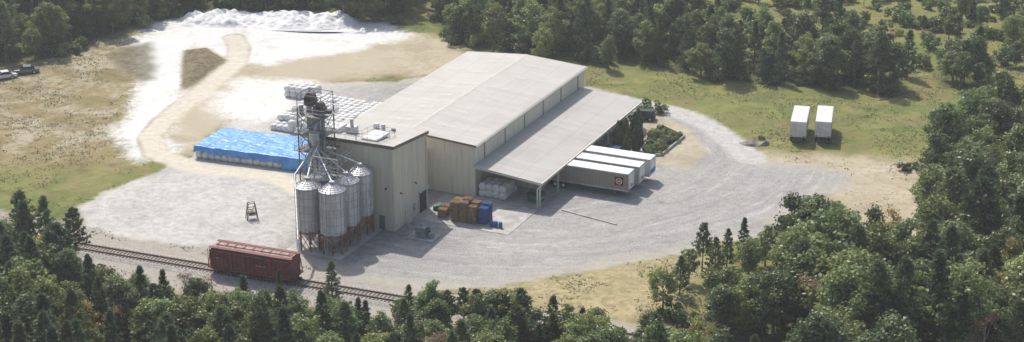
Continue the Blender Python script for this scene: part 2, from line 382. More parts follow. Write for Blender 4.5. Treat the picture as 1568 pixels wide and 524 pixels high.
for k in range(6):                                                        # translucent roof panels
    y = 4.5+k*6.6
    for xa, xb in ((-8.6, -5.6), (-15.6, -12.6)):
        vs = [(xa, y, roofz(xa)+.012), (xb, y, roofz(xb)+.012), (xb, y+.9, roofz(xb)+.012), (xa, y+.9, roofz(xa)+.012)]
        b.poly(vs, M_sky)
b.obj('skylights', wh)
# lean-to
LW, T0, T1 = 10.8, -.6, 41.0; ZA, ZB = 4.95, 3.85
def lz(x): return ZA+(ZB-ZA)*x/LW
b = MB()
q = [(.004, T0, lz(0)), (LW, T0, lz(LW)), (LW, T1, lz(LW)), (.004, T1, lz(0))]; q2 = [(x, y, z+.13) for x, y, z in q]
b.add(q+q2, [(3, 2, 1, 0), (4, 5, 6, 7), (0, 1, 5, 4), (1, 2, 6, 5), (2, 3, 7, 6), (3, 0, 4, 7)], M_roof2)
b.obj('leanto_roof', wh)
b = MB(); b.box(LW+.002, LW+.18, T0, T1, ZB-.2, ZB+.15, M_trim)
vs = [(0, T0-.07, lz(0)-.22), (LW, T0-.07, lz(LW)-.22), (LW, T0-.07, lz(LW)+.17), (0, T0-.07, lz(0)+.17)]; vs += [(x, y+.066, z) for x, y, z in vs]
b.add(vs, [(0, 1, 2, 3), (7, 6, 5, 4), (0, 4, 5, 1), (3, 2, 6, 7), (0, 3, 7, 4), (1, 5, 6, 2)], M_trim)
b.obj('leanto_gutter', wh)
b = MB()
for k in range(7):
    y = -.2+k*6.8; b.box(LW-.55, LW-.3, y, y+.25, 0, lz(LW-.4)-.02, M_trim); b.cyl((LW-.42, y+.12, 2.9), (LW-2, y+.12, lz(LW-2)-.1), .07, M_steeld)
    b.beam((.1, y+.12, lz(0)-.3), (LW-.4, y+.12, lz(LW-.4)-.2), .2, M_steeld)
b.cyl((LW+.1, -.4, 3.7), (LW-.7, -.4, 2.9), .09, M_white); b.cyl((LW-.7, -.4, 2.95), (LW-.7, -.4, 0), .09, M_white)
b.obj('leanto_columns', wh)
# dock wall with doors
b = MB(); bd = MB(); XW = 7.9
ys_ = [(6.5, 8.2), (11.2, 11.7), (14.7, 15.2), (18.2, 20.5), (23.5, 26), (29, 31.5), (34.5, 38.5)]
for a_, c_ in ys_: b.box(XW-.2, XW, a_, c_, 0, lz(XW)-.03, M_wall)
for i in range(len(ys_)-1):
    y0, y1 = ys_[i][1], ys_[i+1][0]
    b.box(XW-.2, XW, y0, y1, 3.75, lz(XW)-.03, M_wall); b.box(XW-.2, XW, y0, y1, 0, 1.1, M_conc)
    bd.box(XW-.15, XW-.08, y0+.002, y1-.002, 1.1, 3.75, M_door)
    bd.box(XW, XW+.25, y0+.1, y0+.35, 1.0, 3.7, M_black); bd.box(XW, XW+.25, y1-.35, y1-.1, 1.0, 3.7, M_black)
b.box(.01, XW-.2, 6.5, 6.7, 0, 4.2, M_wall); b.box(.01, XW-.2, 38.3, 38.5, 0, 4.2, M_wall)
b.obj('dock_wall', wh); bd.obj('dock_doors', wh)
b = MB(); b.box(.02, 10.2, -.9, 38, 0, .06, M_conc); b.obj('leanto_slab', wh)

# ------------------------------------------------------------------ process tower building (annex)
tb = empty('process_tower_building', (R0[0], R0[1], 0), RZ)
x0, x1, y0, y1 = -17.3, -4.5, -16.8, -6.6; zf, zb_ = 12.5, 11.5
b = MB()
def zr(y): return zf+(zb_-zf)*(y-y0)/(y1-y0)
th = .2
b.box(x0, x1, y0, y0+th, 0, zf, M_wall2); b.box(x0, x1, y1-th, y1, 0, zb_, M_wall2)
for xa, xb in ((x0+.002, x0+th), (x1-th, x1-.002)):
    p = [(y0+th, 0), (y1-th, 0), (y1-th, zr(y1-th)), (y0+th, zr(y0+th))]
    vs = [(xa, a, z) for a, z in p]+[(xb, a, z) for a, z in p]
    b.add(vs, [(0, 3, 2, 1), (4, 5, 6, 7), (0, 1, 5, 4), (1, 2, 6, 5), (2, 3, 7, 6), (3, 0, 4, 7)], M_wall2)
b.box(-14, -8, y1, -.02, 0, 6.5, M_wall2)       # connector to the warehouse
b.obj('walls', tb)
b = MB(); oo = .2
q = [(x0-oo, y0-oo, zf+.01), (x1+oo, y0-oo, zf+.01), (x1+oo, y1+oo, zb_+.01), (x0-oo, y1+oo, zb_+.01)]; q2 = [(x, y, z+.16) for x, y, z in q]
b.add(q+q2, [(3, 2, 1, 0), (4, 5, 6, 7), (0, 1, 5, 4), (1, 2, 6, 5), (2, 3, 7, 6), (3, 0, 4, 7)], M_roof)
b.box(-14.2, -7.8, y1+oo+.01, -.36, 6.5, 6.65, M_roof)
b.obj('roof', tb)
b = MB()
b.box(x0-oo-.06, x1+oo+.06, y0-oo-.07, y0-oo-.002, zf-.25, zf+.22, M_dtrim)
vs = [(x1+oo+.002, y0-oo, zf-.25), (x1+oo+.002, y1+oo, zb_-.25), (x1+oo+.002, y1+oo, zb_+.22), (x1+oo+.002, y0-oo, zf+.22)]; vs += [(x+.06, y, z) for x, y, z in vs]
b.add(vs, [(0, 3, 2, 1), (4, 5, 6, 7), (0, 1, 5, 4), (1, 2, 6, 5), (2, 3, 7, 6), (3, 0, 4, 7)], M_dtrim)
for xx in (-5.2, -16.9): b.box(xx, xx+.12, y0-.1, y0-.002, 0, zf-.25, M_trim)
b.box(x1+.002, x1+.1, -7.1, -6.98, 0, zb_-.25, M_trim)
b.obj('trim', tb)
b = MB()
b.box(x1+.004, x1+.05, -9.4, -6.9, .02, 3.2, M_dark); b.box(x1+.004, x1+.12, -9.55, -9.4, 0, 3.35, M_trim); b.box(x1+.004, x1+.3, -9.55, -6.75, 3.2, 3.4, M_trim)
b.box(x1+.004, x1+.07, -13.6, -12.7, .05, 2.15, M_trim); b.box(x1+.07, x1+.5, -13.9, -12.4, 0, .2, M_conc)
b.box(-6.9, -6.0, y0-.06, y0-.004, .05, 2.15, M_steeld); b.box(-7.0, -5.9, y0-.09, y0-.06, 2.16, 2.3, M_trim)
b.cyl((-5.7, y0-.25, 6.2), (-5.7, y0-.02, 6.3), .16, M_steeld)
for yy in (-10.5, -15): b.cyl((x1+.02, yy, 5.2), (x1+.35, yy, 5.1), .12, M_steeld)
b.box(x1+.01, x1+.3, -11.2, -10.7, 1.2, 2.1, M_steel)
b.obj('doors_and_fixtures', tb)
b = MB()   # roof plant and guard rails
b.box(-13.6, -12.2, -13.8, -12.6, zr(-13)+.17, zr(-13)+1.2, M_steel); b.box(-11.6, -11.0, -9.2, -8.6, zr(-9)+.17, zr(-9)+.9, M_white)
b.cyl((-12.9, -13.2, zf+.6), (-12.9, -13.2, zf+1.9), .25, M_steel, seg=12); b.cyl((-9.4, -10.4, zf-.5), (-9.4, -10.4, zf+.7), .3, M_steel, seg=12)
b.box(-16.6, -14.4, -14.5, -12., zr(-13)+.17, zr(-13)+1.0, M_white)
def rail(b, pts, z, h=1.1, w=.05, m=None, mid=True):
    m = m or M_steel
    for p, q in zip(pts[:-1], pts[1:]):
        L_ = math.dist(p, q); n = max(1, int(L_/1.4))
        za = z(p) if callable(z) else z; zq = z(q) if callable(z) else z
        for hh in ((h, h*.5) if mid else (h,)): b.beam((*p, za+hh), (*q, zq+hh), w, m)
        for k in range(n+1):
            f = k/n; x = p[0]+(q[0]-p[0])*f; y = p[1]+(q[1]-p[1])*f; zz_ = za+(zq-za)*f
            b.beam((x, y, zz_), (x, y, zz_+h), w, m)
rail(b, [(-10.4, -16.4), (-7.0, -16.4), (-7.0, -11.5), (-10.4, -11.5), (-10.4, -16.4)], lambda p: zr(p[1])+.17)
rail(b, [(-17.1, -16.5), (-10.5, -16.5)], lambda p: zr(p[1])+.17)
b.box(-9.9, -7.5, -15.9, -12.1, zf+.05, zf+.35, M_white)
b.box(-8.8, -8.2, -9.2, -8.9, zr(-9)+.17, zr(-9)+.5, M_steeld)
b.obj('roof_equipment', tb)

# ------------------------------------------------------------------ silos
b = MB(); R = 1.78
b.cyl((0, 0, 3.0), (0, 0, 9.1), R, M_silo, seg=40, caps=False)
b.cyl((0, 0, 3.0), (0, 0, .9), R, M_silo, r1=.25, seg=40, caps=False)
b.cyl((0, 0, 9.1), (0, 0, 10.0), R+.07, M_silo, r1=.35, seg=40, caps=False)
b.cyl((0, 0, 9.0), (0, 0, 9.1), R+.07, M_silo, seg=40, caps=True)
b.cyl((0, 0, 9.95), (0, 0, 10.25), .36, M_steel, seg=16)
b.cyl((0, 0, .4), (0, 0, .95), .22, M_steeld, seg=10)
for k in range(16):
    a = 2*math.pi*k/16; c_, s_ = math.cos(a), math.sin(a)
    b.box(R+.005, R+.07, -.035, .035, 2.95, 9.0, M_steel)
    for i in range(len(b.v)-8, len(b.v)):
        x, y, z = b.v[i]; b.v[i] = (x*c_-y*s_, x*s_+y*c_, z)
    b.beam((c_*R*1.02, s_*R*1.02, 9.13), (c_*.4, s_*.4, 10.03), .05, M_steel)
for k in range(8):
    a = 2*math.pi*(k+.5)/8; a2 = 2*math.pi*(k+1.5)/8; r = R-.03
    p = (math.cos(a)*r, math.sin(a)*r); q = (math.cos(a2)*r, math.sin(a2)*r)
    b.beam((*p, 0), (*p, 3.1), .17, M_rust); b.beam((*p, 2.6), (*q, 2.6), .12, M_rust)
    if k % 2 == 0: b.beam((*p, .3), (*q, 2.5), .07, M_rust); b.beam((*q, .3), (*p, 2.5), .07, M_rust)
    b.box(p[0]-.25, p[0]+.25, p[1]-.25, p[1]+.25, 0, .12, M_conc)
for dx_ in (-.22, .22): b.beam((dx_, -R-.28, .3), (dx_, -R-.28, 9.6), .045, M_steel)
for k in range(30): b.beam((-.22, -R-.28, .5+k*.3), (.22, -R-.28, .5+k*.3), .03, M_steel)
silo_me = b.mesh('storage_silo')
SIL = [(-8.7, -26.5), (-8.7, -22.7), (-8.7, -18.85), (-12.45, -26.5), (-12.45, -22.7)]
for i, (s_, t_) in enumerate(SIL):
    inst('storage_silo', silo_me, (*L(s_, t_), 0), RZ+.4*i*(math.pi/4))
b = MB(); b.box(-15, -6.4, -28.8, -16.85, 0, .07, M_conc); b.obj('silo_foundation_slab', None, (R0[0], R0[1], 0), RZ)
# ------------------------------------------------------------------ bucket elevator tower
ev = empty('bucket_elevator_tower', (R0[0], R0[1], 0), RZ)
ex0, ex1, ey0, ey1 = -17.2, -13.4, -20.6, -17.3
b = MB(); Z = [0, 2.9, 5.8, 8.7, 11.4, 14.0, 16.6]
for (x, y) in ((ex0, ey0), (ex1, ey0), (ex1, ey1), (ex0, ey1)): b.beam((x, y, 0), (x, y, 17.6), .17, M_steeld)
cs = [(ex0, ey0), (ex1, ey0), (ex1, ey1), (ex0, ey1)]
for z0_, z1_ in zip(Z[:-1], Z[1:]):
    for k in range(4):
        p, q = cs[k], cs[(k+1) % 4]
        b.beam((*p, z1_), (*q, z1_), .12, M_steeld); b.beam((*p, z0_), (*q, z1_), .08, M_steeld); b.beam((*q, z0_), (*p, z1_), .08, M_steeld)
b.obj('lattice_frame', ev)
b = MB()
for z in (11.4, 14.0, 16.6):
    b.box(ex0-.5, ex1+.7, ey0-.5, ey1+.3, z+.1, z+.16, M_steeld); rail(b, [(ex0-.45, ey0-.45), (ex1+.65, ey0-.45), (ex1+.65, ey1+.25), (ex0-.45, ey1+.25), (ex0-.45, ey0-.45)], z+.16, 1.1, .05, M_steel)
for dx_ in (0, .45): b.beam((ex0-.3, ey0+1+dx_, 0), (ex0-.3, ey0+1+dx_, 17.6), .05, M_steel)
for k in range(55): b.beam((ex0-.3, ey0+1, .4+k*.31), (ex0-.3, ey0+1.45, .4+k*.31), .03, M_steel)
b.obj('platforms_and_ladder', ev)
b = MB()
for xx in (ex0+.25, ex0+1.05): b.box(xx, xx+.5, -18.6, -18.1, 0, 17.8, M_steel)
for xx in (ex1-1.2, ex1-.5): b.box(xx, xx+.4, -19.9, -19.5, 6, 17.4, M_steel)
b.obj('elevator_legs', ev)
b = MB()
b.box(ex0+.0, ex0+1.7, -18.8, -17.9, 17.5, 18.7, M_rustb); b.cyl((ex0+.85, -18.8, 18.7), (ex0+.85, -17.9, 18.7), .72, M_rustb, seg=16)
b.box(ex1-1.6, ex1+.2, -20.1, -19.3, 17.1, 18.1, M_rustb); b.cyl((ex1-.65, -20.1, 18.1), (ex1-.65, -19.3, 18.1), .62, M_rustb, seg=16)
b.box(ex0+1.9, ex0+2.6, -18.8, -18.3, 17.5, 18.1, M_steeld); b.box(ex1+.3, ex1+1.0, -20, -19.4, 17.2, 17.7, M_rustb)
b.cyl((ex0+2.2, -19.6, 16.8), (ex0+2.2, -19.6, 17.7), .42, M_steel, seg=14); b.cyl((ex0+.3, -20, 16.8), (ex0+.3, -20, 18.0), .3, M_steel, seg=12)
for (x, y) in cs: b.beam((x, y, 17.5), (x, y, 19.6), .09, M_steeld)
for k in range(4): b.beam((*cs[k], 19.6), (*cs[(k+1) % 4], 19.6), .09, M_steeld); b.beam((*cs[k], 17.6), (*cs[(k+1) % 4], 19.6), .05, M_steeld)
b.obj('head_machinery', ev, bevel=.02)
b = MB(); D0 = (-14.4, -20.9, 12.6)
b.cyl((D0[0], D0[1], 13.6), D0, .8, M_silo, r1=.3, seg=16); b.cyl((D0[0], D0[1], 13.6), (D0[0], D0[1], 14.6), .8, M_silo, seg=16)
b.cyl((ex1-.6, -19.5, 17.2), (D0[0], D0[1], 14.6), .17, M_steel, seg=10); b.cyl((ex0+2.2, -18.4, 17.8), (D0[0], D0[1], 14.6), .17, M_steel, seg=10)
for s_, t_ in SIL: b.cyl(D0, (s_, t_, 10.2), .13, M_steel, seg=10)
b.cyl((D0[0], D0[1], 12.7), (-14.6, -26.2, 10.1), .17, M_steel, seg=10)
b.cyl((-14.6, -26.2, 10.1), (-8.9, -35.3, 5.0), .17, M_steel, seg=10); b.cyl((-8.9, -35.3, 5.0), (-8.2, -36.2, 3.9), .22, M_steel, seg=10)
for s_, t_, d in ((-13.2, -24.6, .6), (-10.6, -24.6, .6)): b.beam((s_, t_, 9.5), (s_, t_, 12.3), .1, M_steel)
b.obj('distribution_spouts', ev)
b = MB()   # catwalk across silo tops
b.box(-12.9, -8.2, -25., -24.3, 10.35, 10.42, M_steeld); b.box(-11., -10.3, -27, -18, 10.43, 10.5, M_steeld)
rail(b, [(-12.9, -25.), (-8.2, -25.)], 10.5, 1., .05); rail(b, [(-11., -27), (-11, -18)], 10.5, 1., .05); rail(b, [(-10.3, -27), (-10.3, -18)], 10.5, 1., .05)
for s_ in (-12.5, -8.8): b.beam((s_, -24.6, 9.2), (s_, -24.6, 12.6), .12, M_steel)
b.beam((-12.5, -24.6, 12.6), (-8.8, -24.6, 12.6), .12, M_steel); b.beam((-12.5, -24.6, 12.6), (-13.5, -20.6, 14), .1, M_steel)
b.obj('silo_catwalk', ev)
# ------------------------------------------------------------------ railway
rl = empty('railway_track', (RP.x, RP.y, 0), math.atan2(RD.y, RD.x))
b = MB()
vs = [(-60, -2.4, .0), (130, -2.4, .0), (130, -1.5, .28), (-60, -1.5, .28), (-60, 1.5, .28), (130, 1.5, .28), (130, 2.4, .0), (-60, 2.4, .0)]
b.add(vs, [(0, 1, 2, 3), (3, 2, 5, 4), (4, 5, 6, 7)], M_ballast); b.obj('ballast', rl)
b = MB()
for k in range(345): x = -58+k*.54; b.box(x, x+.24, -1.3, 1.3, .2, .33, M_sleep)
b.obj('sleepers', rl)
b = MB()
for y in (-.7525, .7525): b.box(-60, 130, y-.035, y+.035, .42, .5, M_railm); b.box(-60, 130, y-.012, y+.012, .34, .42, M_railm); b.box(-60, 130, y-.07, y+.07, .331, .34, M_railm)
b.obj('rails', rl)

# ------------------------------------------------------------------ hopper rail car
u0 = (Vector((-33.5, 207.6))-RP).dot(RD); cc_ = RP+RD*u0
hc = empty('hopper_rail_car', (cc_.x, cc_.y, 0), math.atan2(RD.y, RD.x))
b = MB(); HL = 6.3; HW = 1.5
prof = [(-HW, 1.35), (-HW, 3.5), (-HW*.86, 3.8), (-.55, 4.0), (.55, 4.0), (HW*.86, 3.8), (HW, 3.5), (HW, 1.35)]
n = len(prof); vs = [(-HL+.5, y, z) for y, z in prof]+[(HL-.5, y, z) for y, z in prof]
fs = [(k, n+k, n+k+1, k+1) for k in range(n-1)]
b.add(vs, [list(range(n)), list(range(n, 2*n))[::-1]], M_maroon)
for k in range(n-1): b.add([vs[i] for i in fs[k]], [(0, 1, 2, 3)], M_dust if k in (2, 3, 4) else M_maroon)
b.box(-HL+.5, HL-.5, -HW, HW, 1.3, 1.35, M_maroon)
for k in range(19):
    x = -HL+.55+k*(2*HL-1.1)/18
    for sg in (-1, 1): b.box(x-.05, x+.05, min(sg*HW, sg*(HW+.1)), max(sg*HW, sg*(HW+.1)), 1.35, 3.52, M_maroon)
for sg in (-1, 1):
    b.box(-HL+.3, HL-.3, min(sg*HW, sg*(HW+.13)), max(sg*HW, sg*(HW+.13)), 1.15, 1.38, M_maroon); b.box(-HL+.4, HL-.4, min(sg*HW, sg*(HW+.13)), max(sg*HW, sg*(HW+.13)), 3.52, 3.66, M_maroon)
b.box(-HL, HL, -.3, .3, .95, 1.3, M_maroon)
for sg in (-1, 1):   # sloped ends + platforms
    b.box(min(sg*(HL-.5), sg*HL), max(sg*(HL-.5), sg*HL), -HW, HW, 1.2, 1.34, M_maroon)
    for y in (-HW+.05, HW-.05): b.beam((sg*(HL-.1), y, 1.3), (sg*(HL-.5), y, 3.7), .1, M_maroon)
    for k in range(8): b.beam((sg*(HL-.08), -HW+.1, 1.5+k*.3), (sg*(HL-.08), -HW+.6, 1.5+k*.3), .04, M_maroon)
    b.beam((sg*(HL-.08), -HW+.1, 1.3), (sg*(HL-.08), -HW+.1, 3.8), .05, M_maroon); b.beam((sg*(HL-.08), -HW+.6, 1.3), (sg*(HL-.08), -HW+.6, 3.8), .05, M_maroon)
    b.box(min(sg*HL, sg*(HL+.5)), max(sg*HL, sg*(HL+.5)), -.15, .15, .8, 1.1, M_black)
b.obj('body', hc)
b = MB()
for xx in (-3.0, 0, 3.0):
    v8 = [(xx-1.4, -1.35, 1.31), (xx+1.4, -1.35, 1.31), (xx+1.4, 1.35, 1.31), (xx-1.4, 1.35, 1.31), (xx-.35, -.6, .5), (xx+.35, -.6, .5), (xx+.35, .6, .5), (xx-.35, .6, .5)]
    b.add(v8, [(0, 1, 5, 4), (1, 2, 6, 5), (2, 3, 7, 6), (3, 0, 4, 7), (4, 5, 6, 7)], M_maroon)
b.obj('discharge_hoppers', hc)
b = MB()
for sg in (-1, 1): b.box(-HL+.2, HL-.2, sg*1.12-.3, sg*1.12+.3, 3.96, 4.0, M_maroon)
b.box(-HL+.8, HL-.8, -.36, .36, 4.005, 4.12, M_dust)
for k in range(9): x = -HL+1+k*1.3; b.box(x, x+.1, -.45, .45, 4.125, 4.18, M_maroon)
for k in range(8):
    for sg in (-1, 1): b.beam((-HL+.6+k*1.55, sg*1.1, 3.75), (-HL+.6+k*1.55, sg*1.1, 3.97), .05, M_maroon)
b.obj('roof_hatches_and_walkways', hc)
b = MB()
for xx in (-4.7, 4.7):
    for wx in (-.85, .85):
        for sg in (-1, 1):
            b.cyl((xx+wx, sg*.68, .92), (xx+wx, sg*.82, .92), .42, M_rustb, seg=20)
        b.cyl((xx+wx, -.7, .92), (xx+wx, .7, .92), .08, M_black)
    for sg in (-1, 1): b.box(xx-1.15, xx+1.15, min(sg*.9, sg*1.05), max(sg*.9, sg*1.05), .7, 1.05, M_black); b.box(xx-.35, xx+.35, min(sg*.88, sg*1.07), max(sg*.88, sg*1.07), .5, 1.1, M_black)
    b.box(xx-.2, xx+.2, -.9, .9, .7, 1.0, M_black)
b.obj('trucks_and_wheels', hc)
M_let = simple('faded_lettering', (.42, .34, .31), .7)
b = MB(); b.box(1.0, 2.3, -HW-.012, -HW-.004, 2.35, 2.5, M_let); b.box(-5.3, -4.3, -HW-.012, -HW-.004, 2.6, 2.72, M_let); b.obj('lettering', hc)

# ------------------------------------------------------------------ trailers
def trailer(Ln, side, nose_stripe=None, logo=False, Hh=3.8, Wd=2.55):
    """local frame: x=0 rear doors, x=Ln nose; y across"""
    e = empty('semi_trailer'); zb = 1.15
    b = MB(); b.box(0, Ln, -Wd/2, Wd/2, zb, Hh, side); b.obj('box_body', e, bevel=.04)
    b = MB(); b.box(.03, Ln-.03, -Wd/2+.04, Wd/2-.04, Hh+.003, Hh+.03, M_white)
    for k in range(int(Ln/.6)): b.box(.2+k*.6, .24+k*.6, -Wd/2+.08, Wd/2-.08, Hh+.031, Hh+.045, M_white)
    b.obj('roof', e)
    b = MB()
    for sg in (-1, 1):
        ya, yb = sorted((sg*Wd/2, sg*(Wd/2+.035)))
        b.box(.02, Ln-.02, ya, yb, zb-.05, zb+.14, M_steel); b.box(.02, Ln-.02, ya, yb, Hh-.14, Hh+.02, M_steel)
        for k in range(int(Ln/.61)+1): b.box(.05+k*.61, .10+k*.61, ya, yb, zb+.142, Hh-.142, side)
    b.obj('side_posts_and_rails', e)
    b = MB()
    b.box(-.05, 0, -Wd/2+.05, -.02, zb+.05, Hh-.08, M_white); b.box(-.05, 0, .02, Wd/2-.05, zb+.05, Hh-.08, M_white)
    for y in (-.75, -.3, .3, .75): b.cyl((-.08, y, zb+.05), (-.08, y, Hh-.1), .025, M_steel)
    for y in (-1, 1): b.box(-.07, -.05, y-.18, y+.18, zb+.1, zb+.25, M_red)
    b.box(-.05, .05, -.9, .9, .5, .6, M_steeld); b.box(-.05, .05, -.7, -.6, .5, 1.1, M_steeld); b.box(-.05, .05, .6, .7, .5, 1.1, M_steeld)
    b.obj('rear_doors', e)
    b = MB()
    for y in (-.5, .5): b.box(.2, Ln-.2, y-.06, y+.06, .95, 1.1, M_steeld)
    for xx in ((1.4, 2.7) if Ln > 10 else (1.5,)):
        for sg in (-1, 1):
            b.cyl((xx, sg*(Wd/2-.62), .52), (xx, sg*(Wd/2-.04), .52), .51, M_tire, seg=20); b.cyl((xx, sg*(Wd/2-.05), .52), (xx, sg*(Wd/2-.02), .52), .24, M_white, seg=14)
        b.cyl((xx, -1, .52), (xx, 1, .52), .08, M_steeld)
        for sg in (-1, 1): b.box(xx-.65 if xx < 2 or Ln < 10 else xx+.55, xx-.62 if xx < 2 or Ln < 10 else xx+.58, sg*.95-.25, sg*.95+.25, .3, 1., M_black)
    lx = Ln-2.3
    for y in (-.75, .75): b.box(lx, lx+.16, y-.08, y+.08, .08, 1.1, M_steeld); b.box(lx-.1, lx+.26, y-.15, y+.15, .0, .08, M_steeld)
    b.beam((lx+.08, -.75, .6), (lx+.08, .75, .6), .08, M_steeld); b.beam((lx+.08, -.75, .6), (lx-1.1, -.5, 1.1), .06, M_steeld)
    b.obj('running_gear', e)
    b = MB()
    b.box(Ln+.003, Ln+.03, -Wd/2+.1, Wd/2-.1, zb+.15, Hh-.15, M_white)
    if nose_stripe: b.box(Ln+.033, Ln+.045, -Wd/2+.15, Wd/2-.15, zb+.3, zb+1.0, nose_stripe)
    b.box(Ln+.033, Ln+.12, -.2, .25, zb+.5, zb+.8, M_steeld)
    b.obj('nose_panel', e)
    if logo:
        b = MB(); ys2 = -Wd/2-.04
        b.box(Ln-2.1, Ln-.8, ys2-.006, ys2, zb+.75, zb+2.05, M_black); b.cyl((Ln-1.45, ys2-.012, zb+1.4), (Ln-1.45, ys2-.006, zb+1.4), .5, M_white, seg=24); b.cyl((Ln-1.45, ys2-.02, zb+1.4), (Ln-1.45, ys2-.012, zb+1.4), .4, M_red, seg=24)
        b.box(Ln-1.7, Ln-1.2, ys2-.03, ys2-.02, zb+1.33, zb+1.47, M_white); b.obj('logo_panel', e)
    return e
M_trw = siding('trailer_side_white', (.66, .66, .65), .6, stain=(.4, .38, .35))
M_trg = siding('trailer_side_grey', (.48, .46, .42), .6)
for (tt, se, side, ns, lg) in ((9.7, 20.8, M_trtan, None, True), (13.2, 21.2, M_trg, M_steel, False), (16.8, 21.6, M_trw, M_bluep, False)):
    e = trailer(13.0, side, ns, lg); x, y = L(se-13.0, tt); e.location = (x, y, 0); e.rotation_euler = (0, 0, RZ)
for X_, a in ((45.6, -13), (49.6, -12)):
    e = trailer(8.4, M_trw, None, False, 3.7, 2.5)
    e.location = (X_, 259.5, gz(X_, 262)); e.rotation_euler = (0, 0, math.radians(90+a))

# ------------------------------------------------------------------ bags
def bag_unit():
    import bmesh
    m = bmesh.new(); bmesh.ops.create_cube(m, size=1.0); bmesh.ops.subdivide_edges(m, edges=m.edges[:], cuts=2, use_grid_fill=True)
    for q in m.verts:
        x, y, z = q.co; k = 1-.25*(abs(z)*2)**4*.55
        bul = 1+.10*math.cos(z*math.pi)
        cr = 1-.10*max(0, abs(x)+abs(y)-.8)
        q.co.x = x*k*bul*cr; q.co.y = y*k*bul*cr
        if z > .45 and abs(x) < .4 and abs(y) < .4: q.co.z += .08
    v = [tuple(q.co) for q in m.verts]; m.verts.index_update(); f = [[q.index for q in fc.verts] for fc in m.faces]; m.free(); return v, f
BV, BF = bag_unit()
def add_bag(b, x, y, z, sx=1.0, sz=1.0):
    a = random.uniform(-.12, .12); c_, s_ = math.cos(a), math.sin(a); sx *= random.uniform(.95, 1.03); hz = sz*random.uniform(.92, 1.05)
    lx, ly = random.uniform(-.05, .05), random.uniform(-.05, .05)
    b.add([(x+(p[0]*c_-p[1]*s_)*sx+lx*(p[2]+.5), y+(p[0]*s_+p[1]*c_)*sx+ly*(p[2]+.5), z+(p[2]+.5)*hz) for p in BV], BF, M_bag, True)
b = MB()
for i in range(16):
    for j in range(13):
        if i > 12 and j < 1: continue
        x, y = i*1.12, j*1.16
        if random.random() < .03: continue
        add_bag(b, x, y, 0)
        if (j > 1 or i > 2) and random.random() < .93: add_bag(b, x, y, 1.0)
b.obj('white_bag_stack', None, (-38.9, 266.9, 0), RZ)
b = MB()
for i in range(5):
    for j in range(3):
        add_bag(b, i*1.15, j*1.15, 0); add_bag(b, i*1.15, j*1.15, 1.) if random.random() < .8 else None
b.obj('white_bag_stack', None, (-38.8, 284.5, 0), RZ)
b = MB()
for i in range(4):
    for j in range(4):
        for k in range(2 if j < 3 else 1): add_bag(b, i*1.08, j*1.1, k*1.05+.06, 1., 1.05)
b.obj('white_bag_stack', None, (*L(1.0, .7), 0), RZ)
# tarp covered stack
tp = empty('tarp_covered_bag_stack', (-49.6, 253.2, 0), math.radians(-19.5))
b = MB(); TL, TD = 19.2, 9.2
for i in range(17):
    for j in range(8):
        if 0 < i < 16 and 0 < j < 7: continue
        add_bag(b, .6+i*1.12, .6+j*1.14, 0)
        add_bag(b, .6+i*1.12, .6+j*1.14, .95)
b.obj('bags', tp)
nxg, nyg = 150, 86; vs = []; ov = 1.15
for j in range(nyg):
    for i in range(nxg):
        x = -ov+(TL+2*ov)*i/(nxg-1); y = -ov+(TD+2*ov)*j/(nyg-1)
        ex = max(0, -x, x-TL); ey = max(0, -y, y-TD); d = math.hypot(ex, ey) if ex and ey else max(ex, ey)
        X_ = min(max(x, -.05), TL+.05)+(.14*ex*(1 if x > TL else -1)); Y_ = min(max(y, -.05), TD+.05)+(.14*ey*(1 if y > TD else -1))
        nz = mnoise.noise(Vector((x*.5, y*.5, 0)))*.14+mnoise.noise(Vector((x*1.3, y*1.3, 3)))*.06+mnoise.noise(Vector((x*.6+y*1.5, 0, 7)))*.05
        gridl = -.05*max(math.cos(x/1.12*2*math.pi), math.cos(y/1.14*2*math.pi))**4
        hang = .95+.35*mnoise.noise(Vector((x*.35, y*.35, 11)))+(.75 if x > TL-4 and y < 0 else 0)
        z = 2.12+(nz+gridl*(1 if d == 0 else 0))-min(d, ov)*hang
        if d > 0: w_ = .09*math.sin((x+y)*5.0+2*nz)*min(1, d); Y_ -= w_ if ey else 0; X_ += w_ if ex else 0
        vs.append((X_, Y_, max(z, .05)))
fs = [(j*nxg+i, j*nxg+i+1, (j+1)*nxg+i+1, (j+1)*nxg+i) for j in range(nyg-1) for i in range(nxg-1)]
b = MB(); b.add(vs, fs, M_tarp, True); b.obj('blue_tarp_cover', tp)

# ------------------------------------------------------------------ chalk pile
def heap(name, cx, cy, rx, ry, h, mat, n=60, lumps=8, rot=0, seed=0):
    r = random.Random(seed); cen = [(r.uniform(-.88, .88), r.uniform(-.6, .6), r.uniform(.5, 1)) for _ in range(lumps)]
    vs = []
    for j in range(n):
        for i in range(n):
            u = -1+2*i/(n-1); v = -1+2*j/(n-1)
            e = max(0, 1-(abs(u)**3+v*v))
            z = 0
            for a, c_, hh in cen: z = max(z, hh*max(0, 1-math.hypot((u-a)*rx, (v-c_)*ry)/(h*1.5)))
            z = (z*.85+.15)*min(1, e*2.2)*h
            z += (mnoise.noise(Vector((u*rx*.5, v*ry*.5, seed)))*.4+mnoise.noise(Vector((u*rx*1.5, v*ry*1.5, seed)))*.22)*min(1, e*3)*min(1, h*.5)
            if e <= 0: z = -.15
            vs.append((u*rx, v*ry, z-.08))
    fs = [(j*n+i, j*n+i+1, (j+1)*n+i+1, (j+1)*n+i) for j in range(n-1) for i in range(n-1)]
    b = MB(); b.add(vs, fs, mat, True); return b.obj(name, None, (cx, cy, gz(cx, cy)), rot)
M_chalk = simple('white_mineral', (.74, .735, .72), .9, 0, .1, .8, (.5, .48, .44))
heap('white_mineral_pile', -49, 333.5, 19, 6.5, 2.0, M_chalk, 130, 60, -.03, 3)
